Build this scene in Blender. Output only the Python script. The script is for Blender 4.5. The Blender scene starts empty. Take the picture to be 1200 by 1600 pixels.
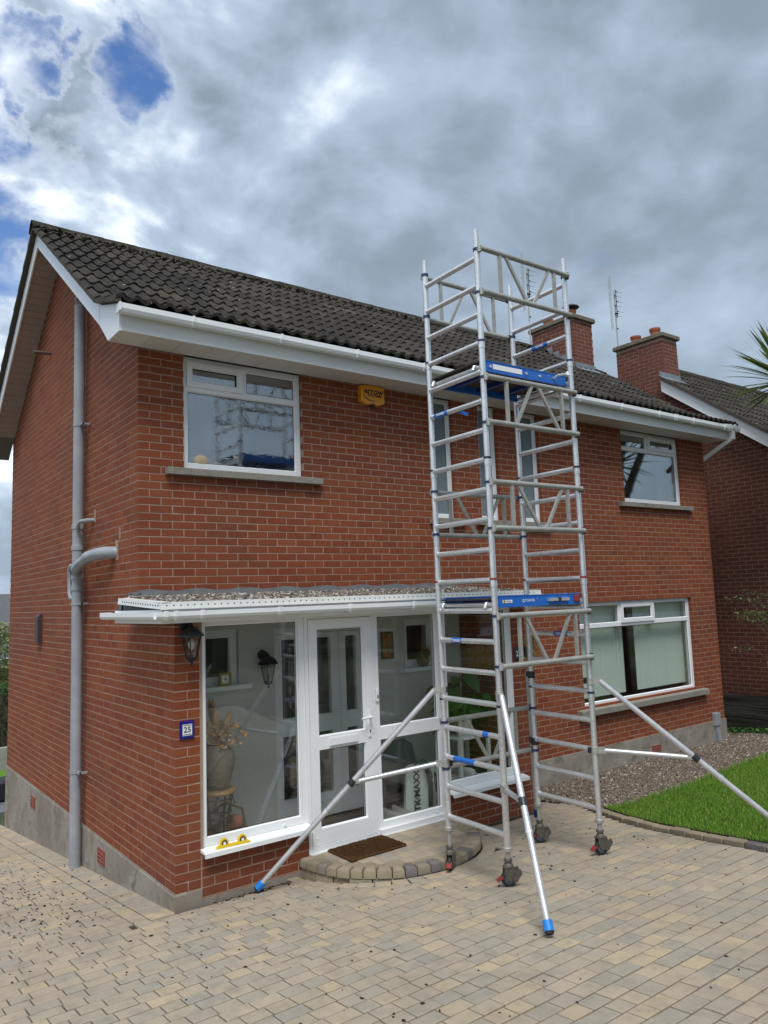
import bpy, math, random
import numpy as np
from mathutils import Vector, Matrix
random.seed(7); rng = np.random.default_rng(7)
R = math.radians
scene = bpy.context.scene
col = scene.collection

# ------------------------------------------------------------------ camera
CAM = np.array([-2.3662, -6.9523, 2.2839]); YAW, PITCH, ROLL = R(36.9356), R(6.4191), R(-2.0482); FPX = 1181.34
FW = np.array([math.sin(YAW)*math.cos(PITCH), math.cos(YAW)*math.cos(PITCH), math.sin(PITCH)])
r0 = np.array([math.cos(YAW), -math.sin(YAW), 0]); u0 = np.cross(r0, FW)
RT = r0*math.cos(ROLL)+u0*math.sin(ROLL); UP = -r0*math.sin(ROLL)+u0*math.cos(ROLL)
cd = bpy.data.cameras.new('camera'); cam = bpy.data.objects.new('camera', cd); col.objects.link(cam)
M4 = Matrix.Identity(4)
for i in range(3):
    M4[i][0], M4[i][1], M4[i][2], M4[i][3] = RT[i], UP[i], -FW[i], CAM[i]
cam.matrix_world = M4
cd.sensor_fit = 'VERTICAL'; cd.sensor_height = 36; cd.lens = FPX/1600*36; cd.clip_start = .05; cd.clip_end = 2000
scene.camera = cam
scene.render.resolution_x = 768; scene.render.resolution_y = 1024
def proj(p):
    d = np.asarray(p, float)-CAM; z = d@FW
    return 600+FPX*(d@RT)/z, 800-FPX*(d@UP)/z, z

# ------------------------------------------------------------------ world, sun, exposure
SUN_EL, SUN_AZ = R(60), R(213)
W = bpy.data.worlds.new('World'); scene.world = W; W.use_nodes = True
nt = W.node_tree; nt.nodes.clear()
def wn(t, **k):
    n = nt.nodes.new(t)
    for a, b in k.items(): setattr(n, a, b)
    return n
def L(a, b): nt.links.new(a, b)
out = wn('ShaderNodeOutputWorld'); bg = wn('ShaderNodeBackground'); bg.inputs[1].default_value = 0.1
sky = wn('ShaderNodeTexSky', sky_type='NISHITA'); sky.sun_disc = False; sky.sun_elevation = SUN_EL; sky.sun_rotation = SUN_AZ
sky.air_density = 1.3; sky.dust_density = .5; sky.ozone_density = 2.5
tc = wn('ShaderNodeTexCoord'); sep = wn('ShaderNodeSeparateXYZ'); L(tc.outputs['Generated'], sep.inputs[0])
def mth(op, a, b=None, c=None, clamp=False):
    n = wn('ShaderNodeMath', operation=op); n.use_clamp = clamp
    for i, v in enumerate((a, b, c)):
        if v is None: continue
        if isinstance(v, (int, float)): n.inputs[i].default_value = v
        else: L(v, n.inputs[i])
    return n.outputs[0]
def mixc(f, a, b):
    n = wn('ShaderNodeMix', data_type='RGBA')
    if isinstance(f, (int, float)): n.inputs[0].default_value = f
    else: L(f, n.inputs[0])
    for i, v in ((6, a), (7, b)):
        if isinstance(v, tuple): n.inputs[i].default_value = (*v, 1)
        else: L(v, n.inputs[i])
    return n.outputs[2]
def smooth(v, a, b):
    n = wn('ShaderNodeMapRange', interpolation_type='SMOOTHSTEP'); L(v, n.inputs[0])
    n.inputs[1].default_value = a; n.inputs[2].default_value = b; return n.outputs[0]
VEC = tc.outputs['Generated']
def wnoise(scale, detail, rough, off, dist=0.0, stretch=(1, 1, 1.5)):
    m = wn('ShaderNodeMapping'); m.inputs[1].default_value = off; m.inputs[3].default_value = stretch; L(VEC, m.inputs[0])
    n = wn('ShaderNodeTexNoise'); n.inputs['Scale'].default_value = scale; n.inputs['Detail'].default_value = detail
    n.inputs['Roughness'].default_value = rough; n.inputs['Distortion'].default_value = dist; L(m.outputs[0], n.inputs['Vector']); return n.outputs[0]
def pixdir(u, v):
    d = FW+RT*(u-600)/FPX+UP*(800-v)/FPX; return tuple(d/np.linalg.norm(d))
n_big = wnoise(2.3, 3, .5, (0.9, 0.5, 2.0))
OFFM = (1.9, 4.4, 0.7); LD = (-.045, -.02, .055)
n_mid = wnoise(5.0, 9, .56, OFFM, .25)
n_lit = wnoise(5.0, 5, .50, tuple(a+b for a, b in zip(OFFM, LD)), .25)
n_bil = wnoise(11.0, 7, .55, (8.1, 2.4, 5.5), .5)
relief = mth('SUBTRACT', n_mid, n_lit)
# side: + towards the dull, closed bank of cloud to the right of the view; - towards the broken sky on the left
side = mth('ADD', mth('MULTIPLY', sep.outputs[0], .86), mth('MULTIPLY', sep.outputs[1], -.50))
closed = smooth(side, -.50, .22)
wnz = wn('ShaderNodeTexNoise'); wnz.inputs['Scale'].default_value = 9; wnz.inputs['Detail'].default_value = 7; wnz.inputs['Roughness'].default_value = .6; L(VEC, wnz.inputs['Vector'])
wsub = wn('ShaderNodeVectorMath', operation='SUBTRACT'); L(wnz.outputs['Color'], wsub.inputs[0]); wsub.inputs[1].default_value = (.5, .5, .5)
wscl = wn('ShaderNodeVectorMath', operation='SCALE'); L(wsub.outputs[0], wscl.inputs[0]); wscl.inputs['Scale'].default_value = .22
wadd = wn('ShaderNodeVectorMath', operation='ADD'); L(VEC, wadd.inputs[0]); L(wscl.outputs[0], wadd.inputs[1])
wnrm = wn('ShaderNodeVectorMath', operation='NORMALIZE'); L(wadd.outputs[0], wnrm.inputs[0])
def gap(u, v, deg):
    n = wn('ShaderNodeVectorMath', operation='DOT_PRODUCT'); L(wnrm.outputs[0], n.inputs[0]); n.inputs[1].default_value = pixdir(u, v)
    return smooth(n.outputs['Value'], math.cos(R(deg)), math.cos(R(deg*.15)))
gaps = gap(198, 118, 4.0)
for q in ((40, 95, 2.8), (-25, 345, 5.4), (0, 455, 4.0), (-260, 230, 12), (-620, 420, 16), (-350, 620, 10)): gaps = mth('MAXIMUM', gaps, gap(*q))
puff = mth('ADD', mth('MULTIPLY', n_mid, .7), mth('MULTIPLY', n_bil, .3))
cover = mth('SUBTRACT', mth('ADD', mth('SUBTRACT', mth('MULTIPLY', puff, 1.7), .35), mth('MULTIPLY', closed, .10)), mth('MULTIPLY', gaps, .24))
mask = smooth(cover, .20, .47)
shade = mth('ADD', mth('MULTIPLY', n_big, 1.1), mth('ADD', mth('SUBTRACT', mth('MULTIPLY', puff, 1.5), .36), mth('MULTIPLY', closed, .42)))
shade = mth('SUBTRACT', shade, mth('MULTIPLY', relief, mth('SUBTRACT', 4.6, mth('MULTIPLY', closed, 3.2))))
dark = smooth(shade, 1.02, 1.62); mid_ = smooth(shade, .60, 1.16)
CB = (8.0, 8.6, 9.3); CM = (3.3, 4.1, 5.15); CD = (1.85, 2.38, 2.95)
cl = mixc(dark, mixc(mid_, CB, CM), CD)
rim = mth('MULTIPLY', smooth(cover, .47, .36), mth('SUBTRACT', 1.0, closed))
cl = mixc(mth('MULTIPLY', rim, .6), cl, (7.6, 8.0, 8.5))
low = smooth(sep.outputs[2], .40, .02)
cl = mixc(mth('MULTIPLY', low, .35), cl, (3.6, 4.4, 5.2))
hs = wn('ShaderNodeHueSaturation'); hs.inputs['Hue'].default_value = .512; hs.inputs['Saturation'].default_value = 1.22; hs.inputs['Value'].default_value = 1.0; L(sky.outputs[0], hs.inputs['Color'])
fin = mixc(mask, hs.outputs[0], cl)
L(fin, bg.inputs[0]); L(bg.outputs[0], out.inputs[0])
sd = bpy.data.lights.new('sun', 'SUN'); sd.energy = 1.9; sd.angle = R(24); sd.color = (1, .965, .92)
so = bpy.data.objects.new('sun', sd); col.objects.link(so)
sv = Vector((math.sin(SUN_AZ)*math.cos(SUN_EL), math.cos(SUN_AZ)*math.cos(SUN_EL), math.sin(SUN_EL)))
so.rotation_euler = sv.to_track_quat('Z', 'Y').to_euler(); so.location = sv*60
vs = scene.view_settings; vs.view_transform = 'Standard'; vs.look = 'None'; vs.gamma = 1; vs.exposure = .6; vs.use_curve_mapping = False
scene.cycles.max_bounces = 10; scene.cycles.transparent_max_bounces = 24; scene.cycles.glossy_bounces = 5

# ------------------------------------------------------------------ materials
class NT:
    def __init__(s, name):
        s.m = bpy.data.materials.new(name); s.m.use_nodes = True; s.t = s.m.node_tree; s.t.nodes.clear()
        s.out = s.n('ShaderNodeOutputMaterial'); s.p = s.n('ShaderNodeBsdfPrincipled'); s.l(s.p.outputs[0], s.out.inputs[0])
    def n(s, t, **k):
        n = s.t.nodes.new(t)
        for a, b in k.items(): setattr(n, a, b)
        return n
    def l(s, a, b): s.t.links.new(a, b)
    def co(s): 
        if not hasattr(s, '_co'): s._co = s.n('ShaderNodeTexCoord').outputs['Object']
        return s._co
    def wco(s):
        if not hasattr(s, '_w'): s._w = s.n('ShaderNodeNewGeometry').outputs['Position']
        return s._w
    def noise(s, sc, det=4, ro=.55, world=True, dist=0, stretch=None):
        n = s.n('ShaderNodeTexNoise'); n.inputs['Scale'].default_value = sc; n.inputs['Detail'].default_value = det; n.inputs['Roughness'].default_value = ro; n.inputs['Distortion'].default_value = dist
        v = s.wco() if world else s.co()
        if stretch:
            m = s.n('ShaderNodeMapping'); m.inputs[3].default_value = stretch; s.l(v, m.inputs[0]); v = m.outputs[0]
        s.l(v, n.inputs['Vector']); return n.outputs[0]
    def ramp(s, f, stops, mode='LINEAR'):
        r = s.n('ShaderNodeValToRGB'); r.color_ramp.interpolation = mode
        e = r.color_ramp.elements
        while len(e) < len(stops): e.new(.5)
        for i, (p, c) in enumerate(stops): e[i].position = p; e[i].color = (*c, 1) if len(c) == 3 else c
        s.l(f, r.inputs[0]); return r.outputs[0]
    def mix(s, f, a, b, mode='MIX'):
        n = s.n('ShaderNodeMix', data_type='RGBA', blend_type=mode)
        for i, v in ((0, f), (6, a), (7, b)):
            if isinstance(v, (int, float)): n.inputs[i].default_value = v
            elif isinstance(v, tuple): n.inputs[i].default_value = (*v, 1)
            else: s.l(v, n.inputs[i])
        return n.outputs[2]
    def math(s, op, a, b=0.0, clamp=False):
        n = s.n('ShaderNodeMath', operation=op); n.use_clamp = clamp
        for i, v in enumerate((a, b)):
            if isinstance(v, (int, float)): n.inputs[i].default_value = v
            else: s.l(v, n.inputs[i])
        return n.outputs[0]
    def var(s):
        a = s.n('ShaderNodeAttribute', attribute_name='var'); o = s.n('ShaderNodeObjectInfo')
        return s.math('FRACT', s.math('ADD', a.outputs['Fac'], o.outputs['Random']))
    def rng(s, v, a, b, c=0.0, d=1.0):
        n = s.n('ShaderNodeMapRange', interpolation_type='SMOOTHSTEP'); s.l(v, n.inputs[0])
        for i, q in enumerate((a, b, c, d)): n.inputs[i+1].default_value = q
        return n.outputs[0]
    def base(s, c):
        if isinstance(c, tuple): s.p.inputs['Base Color'].default_value = (*c, 1)
        else: s.l(c, s.p.inputs['Base Color'])
    def set(s, **k):
        for a, b in k.items():
            i = s.p.inputs[{'rough': 'Roughness', 'metal': 'Metallic', 'spec': 'Specular IOR Level', 'trans': 'Transmission Weight', 'ior': 'IOR', 'sss': 'Subsurface Weight', 'coat': 'Coat Weight', 'alpha': 'Alpha'}[a]]
            if isinstance(b, (int, float)): i.default_value = b
            else: s.l(b, i)
        return s
    def bump(s, h, st=.3, d=.01):
        b = s.n('ShaderNodeBump'); b.inputs[0].default_value = st; b.inputs[1].default_value = d; s.l(h, b.inputs['Height']); s.l(b.outputs[0], s.p.inputs['Normal']); return s
MAT = {}
def simple(name, c, rough=.5, metal=0.0, spec=.5, nz=None, amt=.12, bump=None):
    t = NT(name)
    if nz:
        f = t.noise(nz, 5); t.base(t.mix(f, tuple(v*(1-amt*1.6) for v in c), tuple(min(1, v*(1+amt*1.6)) for v in c)))
    else: t.base(c)
    t.set(rough=rough, metal=metal, spec=spec)
    if bump: t.bump(t.noise(bump[0], 5), bump[1], bump[2])
    MAT[name] = t.m; return t.m

def brick_mat(name, stops, dirt=(.10, .06, .045), damp=None):
    t = NT(name); v = t.var()
    c = t.ramp(v, stops)
    f = t.noise(60, 5, .65); c = t.mix(t.rng(f, .35, .75, 0, .38), c, (.085, .028, .02))
    g = t.noise(9, 4, .6); c = t.mix(t.rng(g, .4, .75, 0, .25), c, (.28, .10, .066))
    big = t.noise(.7, 4, .6); c = t.mix(t.rng(big, .42, .72, 0, .3), c, dirt); c = t.mix(t.rng(t.noise(1.7, 6, .7, stretch=(1, 1, .3)), .56, .74, 0, .25), c, (.12, .05, .03))
    pale = t.noise(34, 3, .6); c = t.mix(t.rng(pale, .68, .8, 0, .35), c, (.45, .30, .24))
    t.base(c); t.set(rough=.86, spec=.25)
    t.bump(t.noise(160, 4, .7, stretch=(1, 1, .35)), .45, .004); MAT[name] = t.m
brick_mat('brick', [(0, (.215, .053, .023)), (.3, (.238, .061, .024)), (.62, (.262, .070, .026)), (.85, (.28, .080, .030)), (1, (.195, .049, .024))])
brick_mat('brick_old', [(0, (.165, .057, .040)), (.5, (.195, .070, .048)), (1, (.14, .050, .038))])
t = NT('mortar'); f = t.noise(70, 5, .7); c = t.mix(f, (.275, .180, .128), (.43, .32, .245)); c = t.mix(t.rng(t.noise(4, 6, .75), .585, .70, 0, .8), c, (.62, .55, .48)); c = t.mix(t.rng(t.noise(1.1, 4, .6), .5, .72, 0, .4), c, (.17, .12, .09)); t.base(c); t.set(rough=.95, spec=.1); t.bump(t.noise(220, 3), .5, .004); MAT['mortar'] = t.m
t = NT('render_plinth'); a = t.noise(1.6, 6, .6); b = t.noise(7, 5, .6)
c = t.mix(t.rng(a, .3, .7), (.235, .20, .165), (.33, .30, .26)); c = t.mix(t.rng(b, .48, .72, 0, .6), c, (.15, .138, .108)); c = t.mix(t.rng(t.noise(3.3, 5, .7), .54, .70, 0, .7), c, (.105, .10, .08)); c = t.mix(t.rng(t.noise(2.1, 5, .7, stretch=(1, 1, 2.2)), .55, .7, 0, .5), c, (.40, .37, .32))
t.base(c); t.set(rough=.93, spec=.15); t.bump(t.noise(45, 6, .65), .5, .006); MAT['plinth'] = t.m
t = NT('sill_stone'); a = t.noise(240, 2, .5); b = t.noise(6, 5, .6); c = t.mix(t.rng(a, .4, .65), (.16, .145, .12), (.40, .38, .33)); c = t.mix(t.rng(b, .5, .75, 0, .6), c, (.13, .13, .10)); t.base(c); t.set(rough=.9, spec=.2); t.bump(a, .4, .003); MAT['stone'] = t.m
t = NT('upvc'); a = t.noise(2.2, 5, .6); c = t.mix(t.rng(a, .45, .8, 0, .4), (.80, .82, .83), (.68, .71, .71)); c = t.mix(t.rng(t.noise(14, 5, .7), .58, .8, 0, .22), c, (.5, .51, .47)); t.base(c); t.set(rough=.34, spec=.45); MAT['upvc'] = t.m
t = NT('upvc_weathered'); a = t.noise(3, 5, .65, stretch=(.4, 1, 2)); c = t.mix(t.rng(a, .4, .75, 0, .6), (.76, .77, .76), (.58, .59, .56)); t.base(c); t.set(rough=.45); MAT['upvc_weathered'] = t.m
t = NT('soffit'); a = t.noise(2.4, 5, .65); c = t.mix(t.rng(a, .45, .75, 0, .5), (.70, .70, .68), (.55, .54, .50)); t.base(c); t.set(rough=.5); MAT['soffit'] = t.m
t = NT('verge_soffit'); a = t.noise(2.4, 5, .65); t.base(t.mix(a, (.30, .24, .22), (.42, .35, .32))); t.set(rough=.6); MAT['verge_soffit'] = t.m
t = NT('tile'); v = t.var(); c = t.ramp(v, [(0, (.030, .027, .025)), (.5, (.042, .038, .034)), (.85, (.056, .050, .044)), (1, (.07, .06, .048))])
a = t.noise(16, 5, .7); c = t.mix(t.rng(a, .50, .72, 0, .55), c, (.095, .082, .066)); l = t.noise(8.5, 3, .75); c = t.mix(t.rng(l, .675, .70, 0, .75), c, (.36, .36, .32))
geo = t.n('ShaderNodeNewGeometry'); sp = t.n('ShaderNodeSeparateXYZ'); t.l(geo.outputs['Position'], sp.inputs[0])
moss = t.math('MULTIPLY', t.rng(t.noise(11, 5, .7), .45, .68), t.rng(sp.outputs[2], 6.55, 7.15)); c = t.mix(moss, c, (.062, .058, .030))
t.base(c); t.set(rough=.92, spec=.15); t.bump(t.noise(120, 5, .7), .6, .006); MAT['tile'] = t.m
t = NT('ridge'); a = t.noise(22, 6, .75); c = t.mix(t.rng(a, .35, .7), (.028, .026, .022), (.085, .075, .058)); c = t.mix(t.rng(t.noise(8, 4, .7), .5, .7, 0, .7), c, (.05, .05, .025)); t.base(c); t.set(rough=.95, spec=.1); t.bump(t.noise(60, 6, .7), 1.0, .02); MAT['ridge'] = t.m
t = NT('verge_mortar'); a = t.noise(30, 5, .7); t.base(t.mix(a, (.045, .04, .035), (.12, .11, .095))); t.set(rough=.95, spec=.1); t.bump(t.noise(90, 4), .6, .006); MAT['verge_mortar'] = t.m
t = NT('paver'); v = t.var()
c = t.ramp(v, [(0, (.40, .325, .240)), (.14, (.36, .300, .228)), (.28, (.32, .285, .232)), (.40, (.425, .342, .252)), (.54, (.375, .31, .230)), (.66, (.305, .28, .235)), (.78, (.41, .325, .238)), (.90, (.48, .375, .238)), (1, (.36, .30, .224))])
a = t.noise(260, 2, .5); c = t.mix(t.rng(a, .40, .72, 0, .5), c, (.48, .43, .345)); d = t.noise(330, 2, .5); c = t.mix(t.rng(d, .6, .72, 0, .5), c, (.08, .07, .06))
w = t.noise(9, 4, .65); c = t.mix(t.rng(w, .40, .72, 0, .4), c, (.19, .172, .145)); b = t.noise(.55, 5, .65); c = t.mix(t.rng(b, .42, .72, 0, .35), c, (.25, .205, .155)); c = t.mix(t.rng(t.noise(1.9, 6, .7), .60, .76, 0, .3), c, (.14, .12, .092))
t.base(c); t.set(rough=.93, spec=.18); t.bump(t.noise(190, 4, .7), .55, .005); MAT['paver'] = t.m
t = NT('step_block'); v = t.var(); c = t.ramp(v, [(0, (.24, .20, .14)), (.5, (.30, .245, .17)), (.85, (.27, .225, .16)), (.93, (.14, .13, .135)), (1, (.13, .125, .13))]); a = t.noise(200, 3, .6); c = t.mix(t.rng(a, .4, .7, 0, .45), c, (.33, .28, .20)); c = t.mix(t.rng(t.noise(8, 4, .65), .5, .75, 0, .4), c, (.11, .10, .075)); t.base(c); t.set(rough=.93, spec=.15); t.bump(t.noise(120, 4), .6, .006); MAT['step_block'] = t.m
t = NT('joint_sand'); t.base(t.mix(t.noise(80, 4), (.04, .032, .023), (.10, .08, .058))); t.set(rough=1, spec=.05); MAT['joint_sand'] = t.m
t = NT('ground'); a = t.noise(.35, 5); t.base(t.mix(t.rng(a, .4, .6), (.055, .075, .03), (.12, .11, .09))); t.set(rough=1, spec=.05); MAT['ground'] = t.m
t = NT('soil'); t.base(t.mix(t.noise(14, 5), (.035, .027, .019), (.075, .058, .04))); t.set(rough=1, spec=.05); MAT['soil'] = t.m
t = NT('gravel'); v = t.var(); t.base(t.ramp(v, [(0, (.09, .068, .053)), (.3, (.165, .13, .102)), (.55, (.225, .178, .14)), (.8, (.14, .11, .09)), (.93, (.31, .265, .215)), (1, (.52, .48, .42))])); t.set(rough=.85, spec=.2); MAT['gravel'] = t.m
t = NT('roof_gravel'); v = t.var(); t.base(t.ramp(v, [(0, (.07, .06, .05)), (.35, (.15, .13, .11)), (.6, (.22, .19, .165)), (.85, (.36, .32, .28)), (1, (.66, .63, .58))])); t.set(rough=.85, spec=.2); MAT['roof_gravel'] = t.m
t = NT('grass'); v = t.var(); c = t.ramp(v, [(0, (.06, .165, .015)), (.5, (.115, .275, .022)), (.85, (.19, .345, .036)), (1, (.36, .36, .11))]); b = t.noise(.9, 4, .6); c = t.mix(t.rng(b, .4, .7, 0, .5), c, (.20, .28, .05)); t.base(c); t.set(rough=.55, spec=.25); MAT['grass'] = t.m
def leaf_mat(name, a, b, c2, trans=.25):
    t = NT(name); v = t.var(); t.base(t.ramp(v, [(0, a), (.55, b), (1, c2)])); t.set(rough=.5, spec=.35)
    tr = t.n('ShaderNodeBsdfTranslucent'); t.l(t.ramp(v, [(0, b), (1, c2)]), tr.inputs[0]); mx = t.n('ShaderNodeMixShader'); mx.inputs[0].default_value = trans
    t.l(t.p.outputs[0], mx.inputs[1]); t.l(tr.outputs[0], mx.inputs[2]); t.l(mx.outputs[0], t.out.inputs[0]); MAT[name] = t.m
leaf_mat('leaf_hedge', (.025, .06, .012), (.045, .105, .018), (.08, .15, .03))
leaf_mat('leaf_palm', (.06, .11, .022), (.13, .20, .045), (.30, .33, .10), .2)
leaf_mat('leaf_house', (.028, .10, .02), (.05, .15, .03), (.13, .24, .05), .2)
leaf_mat('leaf_shrub', (.08, .12, .04), (.17, .22, .07), (.34, .34, .14))
leaf_mat('leaf_yellow', (.16, .20, .03), (.30, .30, .05), (.45, .38, .06))
t = NT('bark'); t.base(t.mix(t.noise(18, 6, .7, stretch=(1, 1, .25)), (.06, .045, .032), (.19, .155, .115))); t.set(rough=.95); t.bump(t.noise(30, 5), .8, .02); MAT['bark'] = t.m
t = NT('aluminium'); a = t.noise(6, 5, .65); b = t.noise(60, 4, .7); c = t.mix(t.rng(a, .35, .7), (.80, .81, .82), (.64, .65, .66)); c = t.mix(t.rng(b, .57, .68, 0, .6), c, (.17, .165, .155)); c = t.mix(t.rng(t.noise(38, 4, .65), .62, .72, 0, .6), c, (.74, .74, .72)); t.base(c); t.set(metal=t.rng(b, .60, .70, .72, .15), rough=t.rng(a, .3, .75, .26, .45)); t.bump(b, .15, .003); MAT['aluminium'] = t.m
t = NT('aluminium_white'); a = t.noise(7, 5, .65); b = t.noise(70, 4, .7); c = t.mix(t.rng(a, .35, .7), (.62, .63, .64), (.50, .51, .53)); c = t.mix(t.rng(b, .62, .72, 0, .6), c, (.18, .17, .16)); c = t.mix(t.rng(t.noise(40, 4, .65), .63, .74, 0, .6), c, (.75, .75, .73)); t.base(c); t.set(metal=t.rng(b, .60, .70, .55, .1), rough=.42); MAT['aluminium_white'] = t.m
t = NT('aluminium_dull'); a = t.noise(9, 5, .65); b = t.noise(45, 5, .7); c = t.mix(t.rng(a, .35, .7), (.46, .46, .42), (.36, .365, .335)); c = t.mix(t.rng(b, .56, .7, 0, .6), c, (.13, .125, .11)); t.base(c); t.set(metal=.5, rough=.55); MAT['aluminium_dull'] = t.m
t = NT('blue_paint'); a = t.noise(30, 5, .7); t.base(t.mix(t.rng(a, .60, .72, 0, .7), (.015, .13, .50), (.45, .5, .55))); t.set(rough=.42); MAT['blue_paint'] = t.m
simple('blue_deep', (.012, .035, .19), .5, nz=20)
simple('blue_foot', (.01, .20, .62), .45, nz=20)
simple('deck_board', (.045, .035, .028), .8, nz=12, amt=.3)
simple('white_print', (.82, .83, .84), .5); simple('black_print', (.012, .012, .014), .5)
simple('black_rubber', (.018, .018, .02), .7, nz=40); simple('black_plastic', (.02, .021, .023), .4)
simple('castor_metal', (.13, .118, .10), .6, .5, nz=30, amt=.35); simple('castor_red', (.25, .03, .028), .5, nz=30); simple('wheel_grey', (.075, .10, .125), .55, nz=20)
simple('blue_clip', (.02, .03, .10), .45); simple('red_clip', (.25, .03, .03), .5)
t = NT('grey_pipe'); a = t.noise(4, 5, .6); c = t.mix(t.rng(a, .4, .7), (.275, .295, .325), (.335, .355, .38)); c = t.mix(t.rng(t.noise(30, 4, .7), .62, .75, 0, .35), c, (.18, .18, .17)); t.base(c); t.set(rough=.4, spec=.4); MAT['grey_pipe'] = t.m
simple('lead', (.25, .28, .31), .55, .4, nz=8, amt=.2); simple('felt', (.10, .105, .11), .9, nz=14, amt=.3, bump=(60, .5, .005)); simple('trim_metal', (.70, .70, .67), .45, .1, nz=10, amt=.06)
simple('terracotta', (.40, .12, .065), .8, nz=12, amt=.2); simple('air_brick', (.24, .065, .045), .85, nz=20); simple('cowl', (.05, .04, .036), .6, .4)
simple('concrete_cap', (.165, .145, .105), .95, nz=7, amt=.3, bump=(50, .6, .006)); simple('copper_stub', (.10, .075, .06), .7, nz=20)
simple('brown_plastic', (.05, .033, .032), .5); simple('alarm_yellow', (.80, .33, .015), .42, nz=6, amt=.06)
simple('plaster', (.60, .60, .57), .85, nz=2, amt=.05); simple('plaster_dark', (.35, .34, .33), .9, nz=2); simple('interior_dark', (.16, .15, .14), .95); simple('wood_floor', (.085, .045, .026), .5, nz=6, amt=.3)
t = NT('doormat'); t.base(t.mix(t.noise(160, 4, .7), (.05, .026, .011), (.16, .09, .042))); t.set(rough=1, spec=.02); t.bump(t.noise(260, 3), 1, .01); MAT['doormat'] = t.m
simple('lantern_black', (.012, .013, .015), .38, .3); simple('seal_black', (.02, .02, .022), .6)
simple('vase_clay', (.15, .125, .095), .75, nz=9, amt=.3, bump=(25, .4, .01)); simple('iron', (.05, .032, .022), .55, .5); simple('wood_top', (.30, .17, .075), .5, nz=14, amt=.25)
t = NT('wicker'); wv = t.n('ShaderNodeTexWave'); wv.bands_direction = 'Z'; wv.inputs['Scale'].default_value = 26; wv.inputs['Distortion'].default_value = 2; t.l(t.wco(), wv.inputs['Vector']); t.base(t.mix(wv.outputs['Fac'], (.11, .075, .045), (.30, .23, .15))); t.set(rough=.85); t.bump(wv.outputs['Fac'], .8, .01); MAT['wicker'] = t.m
simple('pampas', (.42, .27, .15), .95, nz=30, amt=.3); simple('dried_orange', (.55, .27, .09), .9, nz=30); simple('dried_cream', (.50, .40, .26), .9, nz=30); simple('cream', (.55, .46, .30), .6); simple('gold', (.35, .24, .07), .4, .6)
simple('white_pot', (.72, .74, .72), .45); simple('chair_grey', (.11, .13, .125), .6); simple('bag_white', (.66, .72, .66), .5, nz=5, amt=.06); simple('bag_green', (.02, .05, .035), .6); simple('shoe', (.34, .31, .29), .85, nz=30); simple('shoe_sole', (.55, .52, .48), .8)
simple('plate_blue', (.012, .012, .20), .18); simple('slate', (.035, .042, .05), .7, nz=10, amt=.25); simple('level_yellow', (.75, .52, .01), .4); simple('sofa', (.27, .225, .165), .85); simple('curtain', (.55, .57, .56), .9)
simple('painting_dark', (.10, .07, .02), .4); simple('sunflower_yellow', (.40, .33, .03), .7); simple('sunflower_brown', (.07, .04, .015), .9)
t = NT('painting_gold'); a = t.noise(14, 5, .7); t.base(t.ramp(a, [(.3, (.10, .035, .01)), (.5, (.36, .15, .03)), (.7, (.50, .26, .07))])); t.set(rough=.4); MAT['painting_gold'] = t.m
t = NT('blind'); t.base((.72, .78, .71)); t.set(rough=.8); tr = t.n('ShaderNodeBsdfTranslucent'); tr.inputs[0].default_value = (.6, .66, .6, 1); mx = t.n('ShaderNodeMixShader'); mx.inputs[0].default_value = .15; t.l(t.p.outputs[0], mx.inputs[1]); t.l(tr.outputs[0], mx.inputs[2]); t.l(mx.outputs[0], t.out.inputs[0]); MAT['blind'] = t.m
t = NT('sleeper'); a = t.noise(5, 6, .7, stretch=(1, .2, 3)); c = t.mix(t.rng(a, .35, .7), (.035, .034, .028), (.10, .10, .085)); c = t.mix(t.rng(t.noise(4, 4), .6, .75, 0, .5), c, (.05, .075, .03)); t.base(c); t.set(rough=.95, spec=.1); t.bump(a, .6, .01); MAT['sleeper'] = t.m
simple('render_white', (.68, .68, .65), .9, nz=2); simple('slate_roof', (.10, .105, .11), .85, nz=6, amt=.25); simple('dark_glass', (.02, .025, .03), .1); simple('garage_green', (.09, .13, .07), .6); simple('kerb_stone', (.30, .29, .27), .9, nz=8, amt=.2); simple('tarmac', (.16, .165, .18), .7, nz=12, amt=.2); simple('debris', (.022, .016, .011), .95, nz=40)
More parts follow.
